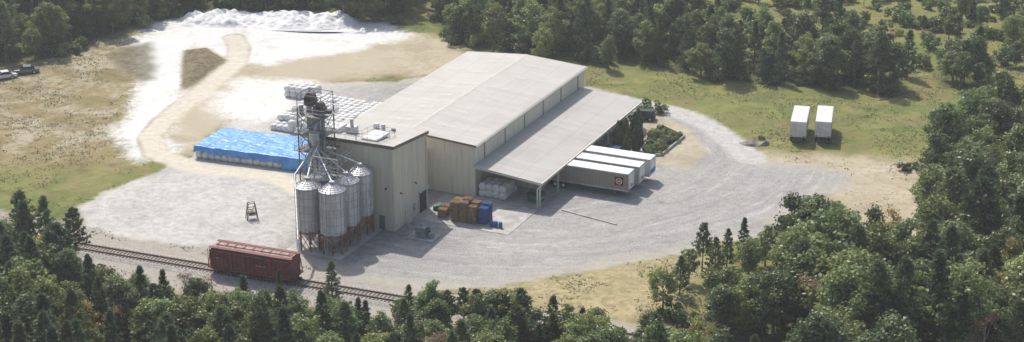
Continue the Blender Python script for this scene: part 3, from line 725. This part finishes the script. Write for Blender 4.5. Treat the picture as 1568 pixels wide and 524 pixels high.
heap('white_mineral_pile', -30.5, 327.5, 5, 2.2, .8, M_chalk, 50, 7, -.35, 5)
heap('gravel_pile', 38.8, 260, 2.6, 1.6, 1.1, M_soil, 40, 3, 0, 9)

# ------------------------------------------------------------------ pallets, crates, plant
def pallet(b, x, y, z, m, rot=0):
    Lx, Ly = 1.2, 1.0
    for yy in (-Ly/2, -.05, Ly/2-.1): b.box(x-Lx/2, x+Lx/2, y+yy, y+yy+.1, z+.02, z+.12, m, rot, (x, y))
    for k in range(5): xx = x-Lx/2+k*.275; b.box(xx, xx+.1, y-Ly/2, y+Ly/2, z+.121, z+.142, m, rot, (x, y))
def pstack(name, loc, rz, cells, m, m2=None):
    b = MB()
    for x, y, nn in cells:
        for k in range(nn): pallet(b, x+random.uniform(-.04, .04), y+random.uniform(-.04, .04), k*.145, m2 if (m2 and random.random() < .12) else m, random.uniform(-.03, .03))
    return b.obj(name, None, loc, rz)
pstack('wood_pallet_stack', (-8.0, 227.2, .06), RZ, [(0, 0, 20), (1.35, 0, 21), (2.7, 0, 18), (0, 1.2, 20), (1.35, 1.2, 22), (2.7, 1.2, 20)], M_wood, M_orange)
pstack('wood_pallet_stack', (-9.9, 228.4, .06), RZ, [(0, 0, 9), (0, 1.2, 10)], M_orange, M_wood)
pstack('blue_plastic_pallet_stack', (-4.0, 226.0, .06), RZ, [(0, 0, 17), (0, 1.15, 19)], M_bluepl)
b = MB()
for k in range(5): b.box(k*.5, k*.5+.44, 0, 1.4, .0, .6+.15*(k % 2), M_green)
b.box(-.2, 2.4, 1.5, 2.3, 0, .35, M_wood)
b.obj('green_parts_crates', None, (-11.4, 231.0, .06), RZ)
b = MB()
for k in range(3): b.cyl((k*.7, 0, 0), (k*.7, 0, .88), .29, M_bluepl, seg=16); b.cyl((k*.7, 0, .3), (k*.7, 0, .33), .305, M_bluepl, seg=16); b.cyl((k*.7, 0, .6), (k*.7, 0, .63), .305, M_bluepl, seg=16)
b.obj('steel_drums', None, (-2.9, 224.9, .0), RZ)
b = MB(); b.box(-4.4, 10.5, -11.5, -1.0, 0, .055, M_conc); b.obj('concrete_apron', None, (R0[0], R0[1], 0), RZ)
b = MB(); p0 = (7.2, 231.1); p1 = (14.9, 225.4); d = math.atan2(p1[1]-p0[1], p1[0]-p0[0]); ln = math.dist(p0, p1)
for k in range(4): b.box(k*ln/4, (k+1)*ln/4-.12, -.14, .14, 0, .14, M_conc)
b.obj('parking_bumper_kerb', None, (*p0, 0), d)
# transformer
M_trf = simple('transformer_grey', (.20, .24, .23), .5)
tr = empty('pad_transformer', (-12.3, 221.0, 0), RZ)
b = MB(); b.box(-2, 2, -1.4, 1.4, 0, .15, M_conc); b.obj('pad', tr)
b = MB(); b.box(-.9, .5, -.7, .7, .15, 1.55, M_trf); b.box(-.95, .55, -.75, .75, 1.55, 1.62, M_trf)
for k in range(8): b.box(.5, .8, -.6+k*.16, -.55+k*.16, .3, 1.4, M_steeld)
b.box(1., 1.6, -.5, .3, .15, .9, M_trf); b.cyl((-.3, 0, 1.62), (-.3, 0, 1.85), .1, M_steeld)
b.obj('cabinet', tr)
# dumpster by the corner post
b = MB(); v8 = [(-1, -.7, .15), (1, -.7, .15), (1, .7, .15), (-1, .7, .15), (-1.15, -.85, 1.15), (1.15, -.85, 1.15), (1.15, .85, 1.35), (-1.15, .85, 1.35)]
b.add(v8, [(3, 2, 1, 0), (0, 1, 5, 4), (1, 2, 6, 5), (2, 3, 7, 6), (3, 0, 4, 7)], M_green); b.box(-1.2, 1.2, -.85, 0, 1.25, 1.31, M_black); b.box(-1.2, 1.2, .02, .88, 1.36, 1.42, M_green)
for x in (-1.16, 1.1): b.box(x, x+.06, -.5, .5, .6, .8, M_steel)
for x in (-.8, .8):
    for y in (-.5, .5): b.cyl((x-.03, y, .08), (x+.03, y, .08), .08, M_black)
b.obj('green_dumpster', None, (3.5, 234.6, .06), RZ)
# steel rack standing in the west yard
b = MB()
for x in (-.8, .8):
    for y in (-.6, .6): b.beam((x, y, 0), (x*.6, y*.6, 2.4), .09, M_rustb)
for z, k in ((.7, .88), (1.6, .73), (2.4, .6)):
    for a, c_ in (((-1, -1), (1, -1)), ((1, -1), (1, 1)), ((1, 1), (-1, 1)), ((-1, 1), (-1, -1))): b.beam((a[0]*.8*k, a[1]*.6*k, z), (c_[0]*.8*k, c_[1]*.6*k, z), .08, M_rustb)
b.box(-.5, .5, -.4, .4, .72, 1.1, M_dtrim); b.beam((-.8, -.6, .1), (.5, -.4, 2.3), .06, M_rustb)
b.obj('steel_hopper_rack', None, (-37.1, 227.9, 0), .3)

# ------------------------------------------------------------------ cars
def car(name, loc, rz, paint, suv=True):
    e = empty(name, loc, rz); Ln, Wd = 4.7, 1.85; h1, h2 = (1.0, 1.7) if suv else (.88, 1.42)
    lower = [(-2.3, .35), (-2.35, .75), (-2.2, h1), (-1.0, h1+.06), (1.9 if suv else 1.5, h1+.06), (2.3, h1-.02), (2.35, .5), (2.25, .33)]
    b = MB(); n = len(lower); vs = [(x, -Wd/2, z) for x, z in lower]+[(x, Wd/2, z) for x, z in lower]
    b.add(vs, [list(range(n))[::-1], list(range(n, 2*n))]+[(k, (k+1) % n, n+(k+1) % n, n+k) for k in range(n)], paint); b.obj('body', e, bevel=.07)
    b = MB(); xs4 = (-1.05, -.35, 1.9 if suv else .9, 2.15 if suv else 1.55); zb = h1+.05
    base = [(xs4[0], -Wd/2+.08), (xs4[3], -Wd/2+.08), (xs4[3], Wd/2-.08), (xs4[0], Wd/2-.08)]; top = [(xs4[1], -Wd/2+.25), (xs4[2], -Wd/2+.25), (xs4[2], Wd/2-.25), (xs4[1], Wd/2-.25)]
    vs = [(x, y, zb) for x, y in base]+[(x, y, h2-.04) for x, y in top]
    b.add(vs, [(0, 1, 5, 4), (1, 2, 6, 5), (2, 3, 7, 6), (3, 0, 4, 7)], M_glass); b.obj('windows', e)
    b = MB(); b.box(xs4[1]-.05, xs4[2]+.05, -Wd/2+.22, Wd/2-.22, h2-.04, h2+.02, paint)
    for i in range(4): b.beam(vs[i], vs[i+4], .07, paint)
    b.obj('roof', e, bevel=.02)
    b = MB()
    for x in (-1.45, 1.4):
        for sg in (-1, 1): b.cyl((x, sg*(Wd/2-.2), .34), (x, sg*(Wd/2+.02), .34), .34, M_tire, seg=18); b.cyl((x, sg*(Wd/2+.02), .34), (x, sg*(Wd/2+.035), .34), .2, M_steel, seg=12)
    b.obj('wheels', e)
    b = MB(); b.box(-2.37, -2.34, -.8, -.5, .62, .78, M_white); b.box(-2.37, -2.34, .5, .8, .62, .78, M_white); b.box(2.33, 2.37, -.85, -.6, .65, .85, M_red); b.box(2.33, 2.37, .6, .85, .65, .85, M_red); b.obj('lights', e)
M_cb = simple('car_paint_blue', (.05, .09, .22), .25, .3, .1, 1, None, .5); M_cw = simple('car_paint_white', (.7, .7, .7), .3, 0, .05); M_cg = simple('car_paint_grey', (.18, .19, .2), .3, .4, .1); M_cd = simple('car_paint_dark', (.03, .04, .04), .25, .3, .1)
car('parked_suv', (16.6, 253.4, 0), RZ+math.pi, M_cb); car('parked_suv', (15.6, 250.2, 0), RZ, M_cw)
car('parked_suv', (21.6, 272.0, 0), RZ+.3, M_cd, True)
car('parked_car', (-91, 294.5, gz(-91, 294.5)), .5, M_cw, False); car('parked_car', (-87.6, 297.0, gz(-87, 297)), .3, M_cg, False); car('parked_suv', (-93.5, 291, gz(-93, 291)), .9, M_cw, True)
# garden bed
gd = empty('garden_bed', (0, 0, 0))
b = MB(); g = GARDEN
for i in range(len(g)):
    p, q = g[i], g[(i+1) % len(g)]; a = math.atan2(q[1]-p[1], q[0]-p[0]); ln = math.dist(p, q)
    vs = [(-.05, -.18, 0), (ln+.05, -.18, 0), (ln+.05, .0, 0), (-.05, .0, 0)]; vs = [(x, y, z+zz_) for zz_ in (0, .42+.003*i) for x, y, z in vs]
    vs = [(p[0]+x*math.cos(a)-y*math.sin(a), p[1]+x*math.sin(a)+y*math.cos(a), z) for x, y, z in vs]
    b.add(vs, [(3, 2, 1, 0), (4, 5, 6, 7), (0, 1, 5, 4), (1, 2, 6, 5), (2, 3, 7, 6), (3, 0, 4, 7)], M_conc)
b.obj('retaining_kerb', gd)

# ------------------------------------------------------------------ vegetation
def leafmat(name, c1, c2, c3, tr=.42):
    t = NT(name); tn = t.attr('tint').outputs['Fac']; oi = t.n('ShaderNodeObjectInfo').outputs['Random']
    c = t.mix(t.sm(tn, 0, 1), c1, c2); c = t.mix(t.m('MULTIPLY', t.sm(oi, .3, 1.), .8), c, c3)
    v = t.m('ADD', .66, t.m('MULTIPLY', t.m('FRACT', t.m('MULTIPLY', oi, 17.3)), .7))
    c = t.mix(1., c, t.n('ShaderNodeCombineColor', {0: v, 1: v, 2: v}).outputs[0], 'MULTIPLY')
    d = t.n('ShaderNodeBsdfDiffuse', {'Color': c}); tl = t.n('ShaderNodeBsdfTranslucent', {'Color': c}); gl = t.n('ShaderNodeBsdfGlossy', {'Color': (.5, .5, .5, 1), 'Roughness': .45})
    m1 = t.n('ShaderNodeMixShader', {0: tr, 1: d.outputs[0], 2: tl.outputs[0]}); m2 = t.n('ShaderNodeMixShader', {0: .06, 1: m1.outputs[0], 2: gl.outputs[0]})
    t.t.links.new(m2.outputs[0], t.out.inputs[0]); return t.mat
M_leaf = leafmat('broadleaf_foliage', (.105, .165, .06), (.235, .30, .11), (.26, .285, .09))
M_leafd = leafmat('dark_foliage', (.075, .12, .05), (.17, .22, .09), (.17, .20, .085))
M_pine = leafmat('pine_needles', (.06, .10, .055), (.145, .205, .10), (.17, .195, .09), .34)
M_yel = leafmat('autumn_foliage', (.24, .22, .05), (.38, .32, .08), (.36, .24, .09))
M_brn = leafmat('dead_foliage', (.20, .15, .09), (.30, .20, .13), (.26, .19, .11))
M_bark = simple('bark', (.16, .14, .12), .95, 0, .3, 3)
M_barkl = simple('pale_bark', (.34, .32, .29), .95, 0, .3, 3)
def rnd_dir(r, n):
    v = r.normal(size=(n, 3)); return v/np.linalg.norm(v, axis=1)[:, None]
def leaf_quads(cen, nor, su, sv, r, up=None):
    n = len(cen); nor = nor/np.linalg.norm(nor, axis=1)[:, None]
    a = up if up is not None else r.normal(size=(n, 3)); u = np.cross(nor, a); u /= np.linalg.norm(u, axis=1)[:, None]+1e-9; v = np.cross(nor, u)
    su = (su*r.uniform(.6, 1.35, n))[:, None]; sv = (sv*r.uniform(.6, 1.35, n))[:, None]
    return np.stack([cen-u*su, cen-v*sv, cen+u*su, cen+v*sv], 1).reshape(-1, 3)     # diamond leaf spray
def veg_mesh(name, trunk, vs, tint, lm, bark):
    b = MB()
    b.mats = [bark, lm]
    for p, q, r0, r1 in trunk: b.cyl(p, q, r0, bark, r1=max(r1, .01), seg=6, caps=False, smooth=False)
    nv = len(b.v); V = np.concatenate([np.array(b.v).reshape(-1, 3), vs]) if nv else vs
    nq = len(vs)//4; f = b.f+(np.arange(nq*4).reshape(-1, 4)+nv).tolist()
    m = bpy.data.meshes.new(name); m.from_pydata(V.tolist(), [], f); m.materials.append(bark); m.materials.append(lm)
    m.polygons.foreach_set('material_index', [0]*len(b.f)+[1]*nq)
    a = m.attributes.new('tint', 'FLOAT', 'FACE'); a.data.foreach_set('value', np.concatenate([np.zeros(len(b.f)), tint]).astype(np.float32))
    m.update(); return m
def broadleaf(name, seed, lm, bark, H=10., cr=.3, nc=70, per=62, ls=.2, low=.15):
    r = np.random.default_rng(seed); trunk = []
    bend = r.normal(size=2)*.25
    z = [0, .25*H, .5*H, .8*H]; rr = [.022*H, .017*H, .011*H, .004*H]
    pts = [Vector((bend[0]*(q/H)**2*2, bend[1]*(q/H)**2*2, q)) for q in z]
    for i in range(3): trunk.append((pts[i], pts[i+1], rr[i], rr[i+1]))
    V = []; T = []
    zc = (low+1)/2*H; rz = (1-low)/2*H
    lob = rnd_dir(r, 9); la = r.uniform(-.45, .45, 9)
    for k in range(nc):
        d = rnd_dir(r, 1)[0]; q = r.uniform(.2, 1)**.5
        ext = 1+sum(la[i]*max(0, d@lob[i])**3 for i in range(9))
        tz = d[2]*q
        prof = 1-.42*max(0, tz)-.1*max(0, -tz)
        c = np.array([d[0]*q*cr*H*ext*prof, d[1]*q*cr*H*ext*prof, zc+tz*rz*.92*(1+.25*(ext-1))])
        if c[2] < low*H*.8: continue
        cs = H*r.uniform(.045, .10); n = int(per*(cs/(.075*H))**2*r.uniform(.7, 1.2))
        dd_ = rnd_dir(r, n); rad = r.uniform(.3, 1.25, n)[:, None]
        P_ = c+dd_*rad*np.array([cs, cs, cs*.65])
        nn = dd_*.6+r.normal(size=(n, 3))*.5+np.array([0, 0, .35])
        V.append(leaf_quads(P_, nn, ls, ls*.62, r)); base = r.uniform(0, .8)
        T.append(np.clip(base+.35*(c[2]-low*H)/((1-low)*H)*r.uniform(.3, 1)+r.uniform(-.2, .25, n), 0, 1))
        if k % 5 == 0:
            s0 = pts[1].lerp(pts[3], min(.95, max(0, (c[2]/H-.35)*1.1))); mid = s0.lerp(Vector(c), .5)+Vector((0, 0, -.03*H))
            trunk.append((s0, mid, .007*H, .005*H)); trunk.append((mid, Vector(c), .005*H, .002*H))
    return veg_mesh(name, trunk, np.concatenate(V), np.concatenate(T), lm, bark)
def pine(name, seed, lm, H=10., cr=.2, low=.15, taper=.8, dens=1.):
    r = np.random.default_rng(seed); trunk = [(Vector((0, 0, 0)), Vector((.1, 0, H*.5)), .017*H, .011*H), (Vector((.1, 0, H*.5)), Vector((.05, .05, H*.99)), .011*H, .002*H)]
    V = []; T = []; nw = int(17*dens)
    for w in range(nw):
        f = w/(nw-1); z = H*(low+(.97-low)*f); Lb = H*cr*((1-f)**taper*.95+.07)
        nb = r.integers(4, 7); a0 = r.uniform(0, 6.3)
        for k in range(nb):
            a = a0+k*2*math.pi/nb+r.uniform(-.3, .3); l = Lb*r.uniform(.5, 1.25); el = r.uniform(.05, .45)+.35*f
            d = np.array([math.cos(a)*math.cos(el), math.sin(a)*math.cos(el), math.sin(el)]); s0 = np.array([.08, 0, z+r.uniform(-.2, .2)])
            trunk.append((Vector(s0), Vector(s0+d*l), .004*H, .0015*H))
            nt = max(2, int(l/.42))
            for q in range(nt):
                u = .3+.7*(q+1)/nt; side = np.array([-d[1], d[0], 0])*r.uniform(-.35, .35)*l*(1-.5*u)
                c = s0+d*l*u+side; n = int(r.integers(9, 15))
                dd_ = rnd_dir(r, n)*.8+d*.5+np.array([0, 0, .35]); dd_ /= np.linalg.norm(dd_, axis=1)[:, None]
                P_ = c+dd_*.22; nn = np.cross(dd_, r.normal(size=(n, 3)))
                V.append(leaf_quads(P_, nn, .30, .085, r, np.cross(nn, dd_)))
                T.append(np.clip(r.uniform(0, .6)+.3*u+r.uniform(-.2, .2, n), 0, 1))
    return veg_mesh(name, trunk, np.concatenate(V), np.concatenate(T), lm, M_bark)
def shrub(name, seed, lm, H=1.6, Rr=1.3, nc=10, per=60, ls=.16):
    r = np.random.default_rng(seed); V = []; T = []; trunk = []
    for k in range(nc):
        d = rnd_dir(r, 1)[0]; c = np.array([d[0]*Rr*.7, d[1]*Rr*.7, H*(.45+.3*d[2])]); cs = H*r.uniform(.25, .4)
        dd_ = rnd_dir(r, per); P_ = c+dd_*r.uniform(.4, 1, per)[:, None]*cs; P_[:, 2] = np.maximum(P_[:, 2], .05)
        V.append(leaf_quads(P_, dd_*.6+r.normal(size=(per, 3))*.5+np.array([0, 0, .3]), ls, ls*.6, r)); T.append(np.clip(r.uniform(0, .8)+r.uniform(-.2, .2, per), 0, 1))
        trunk.append((Vector((0, 0, 0)), Vector(c), .03, .01))
    return veg_mesh(name, trunk, np.concatenate(V), np.concatenate(T), lm, M_bark)
def column(name, seed, lm, H=4.5, Rr=.75):
    r = np.random.default_rng(seed); n = 3200; z = r.uniform(.03, 1, n); a = r.uniform(0, 6.28, n)
    R_ = Rr*np.clip(np.minimum(1, (1-z)*1.9+.12), 0, 1)*(1+.16*np.sin(a*5+z*9))*r.uniform(.6, 1.08, n)*(.8+.2*np.minimum(1, z*6))
    P_ = np.column_stack([np.cos(a)*R_, np.sin(a)*R_, z*H]); nn = np.column_stack([np.cos(a), np.sin(a), .3+0*a])+r.normal(size=(n, 3))*.45
    return veg_mesh(name, [(Vector((0, 0, 0)), Vector((0, 0, H*.8)), .1, .03)], leaf_quads(P_, nn, .15, .09, r), np.clip(r.uniform(0, .8, n), 0, 1), lm, M_bark)
BL = [broadleaf('broadleaf%d' % i, 20+i, M_leaf, M_bark, 10, (.27, .31, .36, .23, .33, .29)[i], (64, 78, 92, 58, 80, 74)[i]) for i in range(6)]
BD = [broadleaf('darkleaf%d' % i, 60+i, M_leafd, M_bark, 10, (.23, .27, .31)[i], (64, 70, 76)[i]) for i in range(3)]
PN = [pine('pine%d' % i, 40+i, M_pine, 10, (.2, .17, .23, .21)[i], (.1, .16, .12, .38)[i], (.8, .9, .7, .5)[i]) for i in range(4)]
YL = broadleaf('yellow_leaf', 90, M_yel, M_bark, 9, .2, 34, 40, .16, .35); DL = broadleaf('brown_leaf', 91, M_brn, M_barkl, 9, .24, 36, 30, .15, .25)
SH = [shrub('shrub%d' % i, 70+i, (M_leaf, M_leafd, M_leaf)[i]) for i in range(3)]
CY = column('arborvitae', 5, M_leafd)

def scatter(poly, sp, hfun, box, fn, edge=0., keep=1.):
    x0, x1, y0, y1 = box; nxs = int((x1-x0)/sp); nys = int((y1-y0)/sp)
    pts = np.array([(x0+(i+random.random()*.9)*sp, y0+(j+random.random()*.9)*sp) for i in range(nxs) for j in range(nys)])
    sd = sd_poly(pts, poly)
    for (x, y), d in zip(pts, sd):
        if d < edge or random.random() > keep: continue
        if rail_dist(x, y) < 4.0 and y < 240: continue
        if abs(x) > (y*.9373+32)*.30+12: continue
        fn(x, y, hfun(x, y), d)
def hfront(x, y):
    h = 9.3 if x < -45 else 8.2 if x < -16 else (6.3 if y > 180 else 8) if x < 12 else 7.6 if x < 18 else 8.6 if x < 33 else 11.4
    h *= random.uniform(.68, 1.18)
    if -55 < x < -13: h = min(h, .45*rail_dist(x, y)+random.uniform(-.3, 1.2))      # young growth beside the line
    return h
def plant(x, y, h, kind, parent=None, wide=1.):
    if kind == 'pine': me_ = random.choice(PN); nm = 'pine_tree'
    elif kind == 'broad': me_ = random.choice(BL); nm = 'broadleaf_tree'
    elif kind == 'dark': me_ = random.choice(BD); nm = 'oak_tree'
    elif kind == 'yellow': me_ = YL; nm = 'autumn_tree'
    elif kind == 'dead': me_ = DL; nm = 'dead_tree'
    k = h/10.; w = k*wide*random.uniform(.85, 1.15)
    inst(nm, me_, (x, y, gz(x, y)-.1), random.uniform(0, 6.28), (w, w, k), parent)
def ffront(x, y, h, d):
    u = random.random(); n = mnoise.noise(Vector((x*.06, y*.06, 2)))
    pp = .42 if x < -45 else .36 if x < 20 else .2 if x < 34 else .1
    if u < pp+n*.5: plant(x, y, h*1.04, 'pine', None, 1.15)
    elif u < .92: plant(x, y, h*.95, 'broad' if random.random() < .75 else 'dark', None, 1.1 if h > 6 else 1.3)
    elif u < .965: plant(x, y, h*.85, 'dead')
    else: plant(x, y, h*.85, 'yellow')
scatter(FRONT, 3.5, hfront, (-95, 125, 170, 290), ffront, .3, .95)
# tree row hard against the near side of the line, east end
for k in range(13):
    u = 49.5+k*1.9; p = RP+RD*u+Vector((RD.y, -RD.x))*random.uniform(4.2, 5.6)
    plant(p.x, p.y, random.uniform(4.6, 7.2), random.choice(['pine', 'broad', 'pine', 'dark']), None, 1.15)
FE = empty('forest_undergrowth')
def fshr(x, y, h, d): inst('shrub', random.choice(SH), (x, y, gz(x, y)), random.uniform(0, 6), (random.uniform(.8, 1.6),)*3, FE)
scatter(FRONT, 3.0, lambda x, y: 1, (-95, 110, 176, 275), lambda x, y, h, d: fshr(x, y, h, d) if d < 7 else None, -2.5, .75)
BF1 = empty('distant_forest'); BF2 = empty('distant_forest')
def fb(par, pine_p):
    def f_(x, y, h, d):
        u = random.random()
        if u > .97: return plant(x, y, h*.8, 'yellow', par)
        plant(x, y, h, 'pine' if u < pine_p else 'dark' if u < .45+pine_p*.4 else 'broad', par, 1.0)
    return f_
scatter(BACKL, 3.9, lambda x, y: random.uniform(6.5, 12.5), (-125, -18, 290, 385), fb(BF1, .45), .5, .93)
scatter(BACKM, 3.9, lambda x, y: random.uniform(5.5, 11.5), (-20, 80, 283, 385), fb(BF2, .38), .3, .8)
scatter(GROVE, 3.4, lambda x, y: random.uniform(5, 9), (70, 90, 284, 302), fb(BF2, .35), 0, .9)
scatter(BACKM, 3.6, lambda x, y: 1, (-20, 80, 283, 345), lambda x, y, h, d: inst('shrub', random.choice(SH), (x, y, gz(x, y)), random.uniform(0, 6), (random.uniform(1, 1.9),)*3, BF2), -1, .5)
scatter(BACKL, 3.6, lambda x, y: 1, (-115, -18, 290, 345), lambda x, y, h, d: inst('shrub', random.choice(SH), (x, y, gz(x, y)), random.uniform(0, 6), (random.uniform(1, 1.9),)*3, BF1) if d < 8 else None, -1, .7)
# scrubby clearing behind the tree line
SC = [(-20, 332), (20, 340), (36, 322), (52, 309), (72, 300), (88, 300), (125, 290), (140, 400), (-20, 400)]
SCR = empty('scrub_clearing_vegetation')
def fs_(x, y, h, d):
    n = mnoise.noise(Vector((x*.045, y*.06, 9)))
    if random.random() < .10+n*.55: plant(x, y, random.uniform(3.5, 8), random.choice(['dark', 'broad', 'pine']), SCR, 1.05)
    elif random.random() < .6: inst('shrub', random.choice(SH), (x, y, gz(x, y)), random.uniform(0, 6), (random.uniform(.7, 1.9),)*3, SCR)
scatter(SC, 3.6, lambda x, y: 1, (-20, 135, 290, 385), fs_, .5, 1)
for x, y, h, k in ((-22.6, 197.8, 6.4, 'pine'), (-29.5, 199.5, 4.6, 'pine'), (25.2, 209.4, 6.8, 'pine'), (28.6, 210.5, 5.6, 'pine'), (30.9, 212.4, 6.4, 'pine'), (33.8, 211.2, 6.0, 'broad'),
                   (37.2, 210.2, 12.0, 'dark'), (39.5, 208.2, 12.6, 'broad'), (43.3, 208.3, 10.5, 'broad'), (47.2, 208, 11, 'dark'), (50.6, 212, 9.5, 'yellow'), (58.5, 222, 12, 'broad'), (56, 209, 12.5, 'broad'),
                   (17.6, 300.5, 7, 'dark'), (6, 303, 8, 'broad'), (62, 237, 11, 'dark'), (66, 247, 12, 'dark'), (71, 252, 12.5, 'broad'), (77, 259, 13, 'broad'), (-58, 210.5, 8.5, 'pine'), (-62, 212, 9.5, 'pine'), (-66, 215, 9, 'pine'),
                   (-41.5, 200, 5.4, 'dead'), (-38.5, 198.5, 5.6, 'dead'), (-44, 199, 4.6, 'dead'),
                   (23, 205.5, 5.5, 'broad'), (26.5, 206.5, 6, 'pine'), (21.5, 201.5, 5.5, 'pine'), (19, 197, 6, 'broad'), (31, 207, 6.5, 'broad')):
    plant(x, y, h, k)
for x, y, k in ((16.8, 257.4, 1.05), (18.2, 260.2, .95), (19.6, 256.6, .95), (18.1, 255.0, .8), (20.4, 259.3, .75), (19.8, 262.4, 1.), (20.6, 265.4, .9), (17.9, 263.5, .8)):
    inst('arborvitae_tree', CY, (x, y, 0), random.uniform(0, 6), (k, k, k))
for x, y, k in ((23.6, 277.0, 1.4), (22.2, 274.6, 1.2), (25.2, 275.4, 1.1), (60.2, 247.4, 1.), (61.6, 248.2, .8), (40.2, 262, .5), (14, 283.5, .8), (11.5, 286, .9)):
    inst('shrub', random.choice(SH), (x, y, gz(x, y)), random.uniform(0, 6), (k, k, k*.9))
gp = [(random.uniform(20, 28), random.uniform(254, 268)) for _ in range(120)]
for x, y in gp:
    if inside(x, y, GARDEN) > .4: inst('garden_plants', random.choice(SH), (x, y, .1), random.uniform(0, 6), (.6, .6, random.uniform(.35, .7)), gd)
# meadow grass tufts: clustered weeds
n = 52000; gx = rng.uniform(-105, 100, n); gy = rng.uniform(190, 335, n); GP = np.column_stack([gx, gy])
clus = np.array([mnoise.noise(Vector((a*.12, c_*.12, 4)))+.6*mnoise.noise(Vector((a*.5, c_*.5, 6))) for a, c_ in GP])
okm = (sd_poly(GP, YARD) < -.3) & (sd_poly(GP, TAN) < -1.5) & (sd_poly(GP, WHITE) < -1.5) & (sd_line(GP, TANROAD, 4.2) < -1) & (sd_line(GP, RROAD, 5) < -.5)
okm &= (np.abs((gx-RP.x)*RD.y-(gy-RP.y)*RD.x) > 4.5) & ((sd_poly(GP, TANR) < 0) | (rng.random(n) < .25)) & (sd_poly(GP, BACKL) < 4)
okm &= (np.abs(gx) < (gy*.94+32)*.30+4) & (clus+rng.normal(size=n)*.2 > .12)
GP = GP[okm]; n = len(GP)
cl = rng.uniform(0, 1, n); cz = np.array([gz(a, c_) for a, c_ in GP])
V = []; T = []
for k in range(4):
    c_ = np.column_stack([GP+rng.normal(size=(n, 2))*.4, cz+.07]); nn = np.column_stack([rng.normal(size=(n, 2))*.5, rng.uniform(.6, 1.2, n)])
    V.append(leaf_quads(c_, nn, .15, .10, rng)); T.append(np.clip(cl+rng.uniform(-.2, .2, n), 0, 1))
M_grs = leafmat('meadow_grass', (.16, .19, .07), (.38, .34, .17), (.22, .22, .08), .3)
mg = veg_mesh('meadow_grass', [], np.concatenate(V), np.concatenate(T), M_grs, M_bark); inst('meadow_grass', mg, (0, 0, 0))
# ------------------------------------------------------------------ summer haze: one thin homogeneous volume of air over the whole site
hz = bpy.data.materials.new('humid_air'); hz.use_nodes = True; hn = hz.node_tree; hn.nodes.clear()
ho = hn.nodes.new('ShaderNodeOutputMaterial'); hv = hn.nodes.new('ShaderNodeVolumeScatter'); hv.inputs['Color'].default_value = (.93, .97, 1, 1); hv.inputs['Density'].default_value = .00026; hv.inputs['Anisotropy'].default_value = .3
hn.links.new(hv.outputs[0], ho.inputs['Volume'])
b = MB(); b.box(-900, 900, -300, 1500, -3, 140, hz); b.obj('haze_air')
# ------------------------------------------------------------------ light, sky, camera
AZ = math.atan2(-.40, .915); EL = math.radians(52)
w = bpy.data.worlds.new('World'); S.world = w; w.use_nodes = True; nt = w.node_tree; nt.nodes.clear()
sk = nt.nodes.new('ShaderNodeTexSky'); sk.sky_type = 'NISHITA'; sk.sun_disc = False; sk.sun_elevation = EL; sk.sun_rotation = AZ % (2*math.pi)
sk.air_density = 1.0; sk.dust_density = 3.0
bg = nt.nodes.new('ShaderNodeBackground'); bg.inputs[1].default_value = .15; wo = nt.nodes.new('ShaderNodeOutputWorld')
nt.links.new(sk.outputs[0], bg.inputs[0]); nt.links.new(bg.outputs[0], wo.inputs[0])
sl = bpy.data.lights.new('sun', 'SUN'); sl.energy = 4.5; sl.angle = math.radians(.5); sl.color = (1, .95, .87)
so = bpy.data.objects.new('sun', sl); COL.objects.link(so)
dv = Vector((math.sin(AZ)*math.cos(EL), math.cos(AZ)*math.cos(EL), math.sin(EL)))
so.rotation_euler = dv.to_track_quat('Z', 'Y').to_euler(); so.location = (0, 250, 80)
cam = bpy.data.cameras.new('camera'); co_ = bpy.data.objects.new('camera', cam); COL.objects.link(co_)
co_.location = (0, 0, 92); co_.rotation_euler = (math.radians(90-20.4), 0, 0)
cam.sensor_width = 36; cam.lens = 36*2636/1568; cam.clip_start = 1; cam.clip_end = 12000
S.camera = co_
S.view_settings.view_transform = 'Standard'; S.view_settings.look = 'None'; S.view_settings.exposure = 0; S.view_settings.gamma = 1
